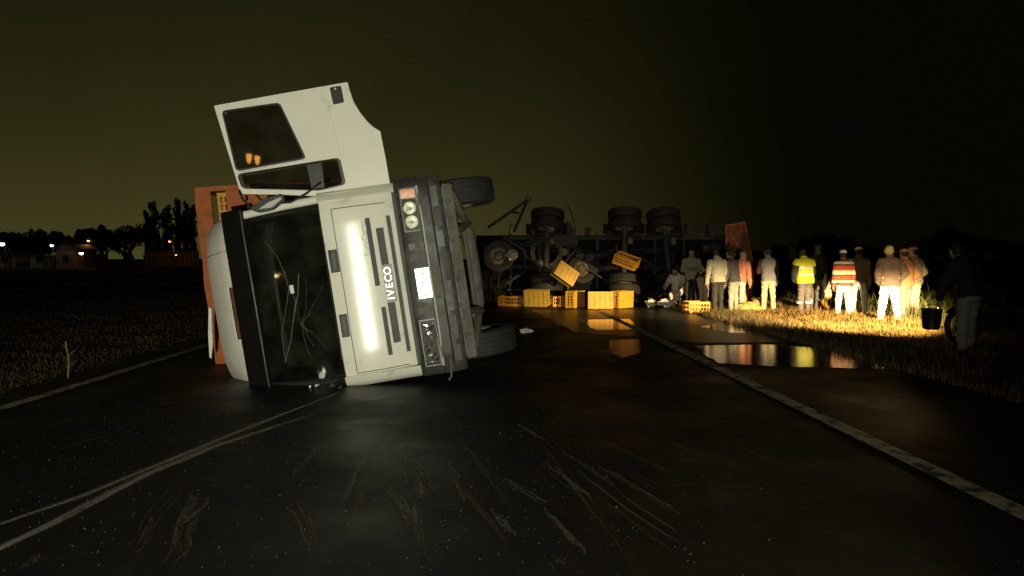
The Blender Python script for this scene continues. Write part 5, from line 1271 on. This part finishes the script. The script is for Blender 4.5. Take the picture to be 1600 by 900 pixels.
for px, yt, wpx, lab in ((1200, 380, 60, 'dark low tree beyond the trailer gate'), (1285, 357, 80, 'dark bulky tree rising behind the high-visibility vest'), (1345, 378, 60, 'dark low tree behind the tan caps'), (1480, 352, 90, 'dark tall tree behind the shadowed person'), (1560, 372, 90, 'dark tree beyond the motorcycle')):
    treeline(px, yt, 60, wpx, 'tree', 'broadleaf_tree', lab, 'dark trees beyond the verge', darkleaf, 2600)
for px, yt, wpx, lab in ((200, 391, 15, 'pale lit bush below the widest tree'), (154, 400, 14, 'small pale bush beside the bright house lamp')):
    treeline(px, yt, 112, wpx, 'bush', 'roadside_bush', lab, None, mat('lit_pale_leaves', (.16, .15, .07), .8, bump=0), 900)  # paler leaf colour stands for lamp light falling on these bushes

# ------------------------------------------------------------------ far houses and lamps
wallA = mat('brick_wall', (.20, .085, .045), .9, var=.3, scale=2); wallB = mat('plaster_wall', (.26, .19, .12), .9); roofm = mat('dark_roof', (.05, .04, .035), .8); winm = mat('dark_window', (.02, .02, .025), .2)
def house(px, D, wd, hh, label, wm, roof=True):
    p = far(px, D); o = thing('house', label, 'house', p, (0, 0, R(random.uniform(-12, 12))))
    b = nb(); box(b, (-wd / 2, 0, 0), (wd / 2, 5, hh)); obj('wall', b, wm, o)
    b = nb(); prism(b, [(-wd / 2 - .3, hh), (wd / 2 + .3, hh), (wd / 2 + .3, hh + .15), (0, hh + (.9 if roof else .2)), (-wd / 2 - .3, hh + .15)], -.3, 5.3, lambda a, c, d: Vector((a, d, c))); obj('roof', b, roofm, o)
    n = max(1, int(wd / 3))
    for k in range(n):
        x = -wd / 2 + (k + .5) * wd / n; b = nb(); box(b, (x - .5, -.04, 1.0), (x + .5, -.003, 2.1)); w_ = obj('window', b, winm, o)
        b = nb(); box(b, (x - .6, -.10, .9), (x + .6, -.042, .995)); obj('sill', b, roofm, w_)
    b = nb(); box(b, (wd / 2 - 1.1, -.05, .02), (wd / 2 - .25, -.004, 2.05)); d_ = obj('door', b, brownP, o); b = nb(); box(b, (wd / 2 - 1.0, -.09, 1.0), (wd / 2 - .9, -.052, 1.1)); obj('handle', b, letterm, d_)
    return o
house(62, 122, 3.0, 1.9, 'small low plastered house below the white lamp', wallB, False)
house(103, 120, 3.4, 3.0, 'taller brick house between the white and yellow lamps', wallA)
house(8, 125, 3.2, 2.0, 'lit plastered house under the big white lamp', wallB)
house(131, 128, 3.2, 2.2, 'low brick house with the bright yellow lamp on its front', wallA, False)
# long pale wall in panels beneath the poplars
p = far(268, 150); wl = thing('boundary_wall', 'long orange-lit panelled wall beneath the poplars', 'wall', p)
for k in range(14):
    b = nb(); box(b, (-5.2 + k * .76, 0, 0), (-5.2 + k * .76 + .73, .12, 3.0 + .15 * (k % 3 == 0))); obj('panel', b, wallB, wl)
for k in range(15):
    b = nb(); box(b, (-5.3 + k * .76, -.06, 0), (-5.16 + k * .76, -.002, 3.2)); obj('post', b, roofm, wl)
def lamp(px, py, D, col, est, r, label, kind='pole', power=0, name='street_lamp'):
    p = atY(px, py, D); o = thing(name, label, 'street lamp' if kind == 'pole' else 'lamp', (p.x, p.y, -.07)); h = p.z + .07
    b = nb()
    if kind == 'pole': tube(b, [(.5, 0, 0), (.5, 0, h + .1), (.3, 0, h + .22), (0, 0, h + .16)], [.09, .06, .05, .04], 7)
    else: tube(b, [(0, .3, 0), (0, .3, h + .1), (0, 0, h + .12)], [.06, .05, .04], 6)
    obj('post', b, chass, o)
    b = nb(); lathe(b, [(0, .12 + r), (r * .6, .1 + r), (r * 1.15, r * .5), (r * 1.2, .0)], (0, 0, h), (0, 0, 1), 14); obj('lamp_head', b, roofm, o)
    b = nb(); lathe(b, [(0, -r), (r * .7, -r * .7), (r, 0), (r * .95, r * .45), (0, r * .5)], (0, 0, h), (0, 0, 1), 14)
    m = bpy.data.materials.new('lit_bulb'); m.use_nodes = True; bs = m.node_tree.nodes['Principled BSDF']; bs.inputs['Emission Color'].default_value = (*col, 1); bs.inputs['Emission Strength'].default_value = est
    obj('bulb', b, m, o, smooth=True)
    if power:
        d = bpy.data.lights.new('lamp_light', 'POINT'); d.energy = power; d.color = col; d.shadow_soft_size = r; l = bpy.data.objects.new('lamp_light', d); C.objects.link(l); l.location = (p.x, p.y - r - .25, p.z - r * .3)
    return o
sod = (1., .42, .08)
lamp(127, 395, 118, (1., .78, .38), 10, .34, 'brightest yellow lamp on a short post before the brick house', 'wall', 5, 'yard_lamp')
lamp(81, 383, 118, (.85, .95, 1.), 8, .26, 'white lamp on a post before the small plastered house', 'wall', 20, 'yard_lamp')
lamp(3, 380, 120, (.9, 1., .85), 8, .45, 'big white lamp above the lit plastered house', 'pole', 14)
lamp(138, 376, 125, sod, 9, .20, 'orange street lamp in front of the dark round tree', 'pole', 50)
lamp(265, 377, 145, sod, 9, .19, 'orange street lamp above the long panelled wall', 'pole', 45)
lamp(275, 398, 112, (1., .45, .3), 5, .13, 'small reddish lamp low before the panelled wall', 'wall', 0, 'yard_lamp')
lamp(1592, 484, 40, (1., .22, .06), 6, .07, 'small red light shining in the dark beyond the motorcycle', 'wall', 0, 'marker_lamp')
# sodium street lamps behind the photographer: mirrored in the open door's window
PN = (TQ @ Vector((0, -1, 0))).normalized()
for k, (px, py) in enumerate(((389, 243), (402, 246))):
    q0 = TM @ Vector((TL(px, py, .18)[0], .18, TL(px, py, .18)[1])); d0 = ray(px, py); d1 = d0 - 2 * d0.dot(PN) * PN; e = q0 + d1 * ((42 + 3 * k) / -d1.y)
    o = thing('street_lamp', 'tall orange street lamp behind the photographer', 'street lamp', (e.x, e.y, -.07), group='street lamps behind the photographer'); hz = e.z + .07
    b = nb(); tube(b, [(-1.2, 0, 0), (-1.2, 0, hz - .1), (-.8, 0, hz + .25), (0, 0, hz + .25)], [.12, .08, .06, .05], 8); obj('post', b, chass, o)
    b = nb(); box(b, (-.35, -.16, hz + .10), (.35, .16, hz + .26)); obj('lamp_head', b, roofm, o, bevel=.03)
    m = bpy.data.materials.new('sodium_bulb'); m.use_nodes = True; bs = m.node_tree.nodes['Principled BSDF']; bs.inputs['Emission Color'].default_value = (*sod, 1); bs.inputs['Emission Strength'].default_value = 6
    b = nb(); lathe(b, [(0, -.55), (.12, -.4), (.18, 0), (.16, .09)], (0, 0, hz), (0, 0, 1), 14); obj('bulb', b, m, o)
# unseen amber lamp on an added post, placed for its reflection in the windshield
def windshield_mirror(px, py, dist):
    x, z = TL(px, py, .2); f = lambda u, v: .085 + .24 * (v - 1.52) / .86 + .07 * (abs(u) / .96) ** 3
    x, z = TL(px, py, f(x, z)); e = 1e-3; n = Vector(((f(x + e, z) - f(x - e, z)) / (2 * e), -1, (f(x, z + e) - f(x, z - e)) / (2 * e))).normalized(); n = (TQ @ n).normalized()
    q0 = TM @ Vector((x, f(x, z), z)); d0 = ray(px, py); d1 = d0 - 2 * d0.dot(n) * n
    return q0 + d1 * dist
e = windshield_mirror(430, 431, 16)
print('amber', e)
o = thing('added_amber_lamp', 'unseen amber lamp on an added post behind the photographer', 'lamp', (e.x, e.y, -.07)); hz = max(.3, e.z + .07)
b = nb(); tube(b, [(0, 0, 0), (0, 0, hz - .1)], .03, 8); obj('post', b, chass, o)
b = nb(); lathe(b, [(0, .08), (.05, .06), (.07, 0), (.06, -.08), (0, -.09)], (0, 0, hz), (0, 0, 1), 14); obj('bulb', b, mat('amber_bulb', (.9, .5, .1), .4, emit=(1., .6, .2), est=35), o, smooth=True)
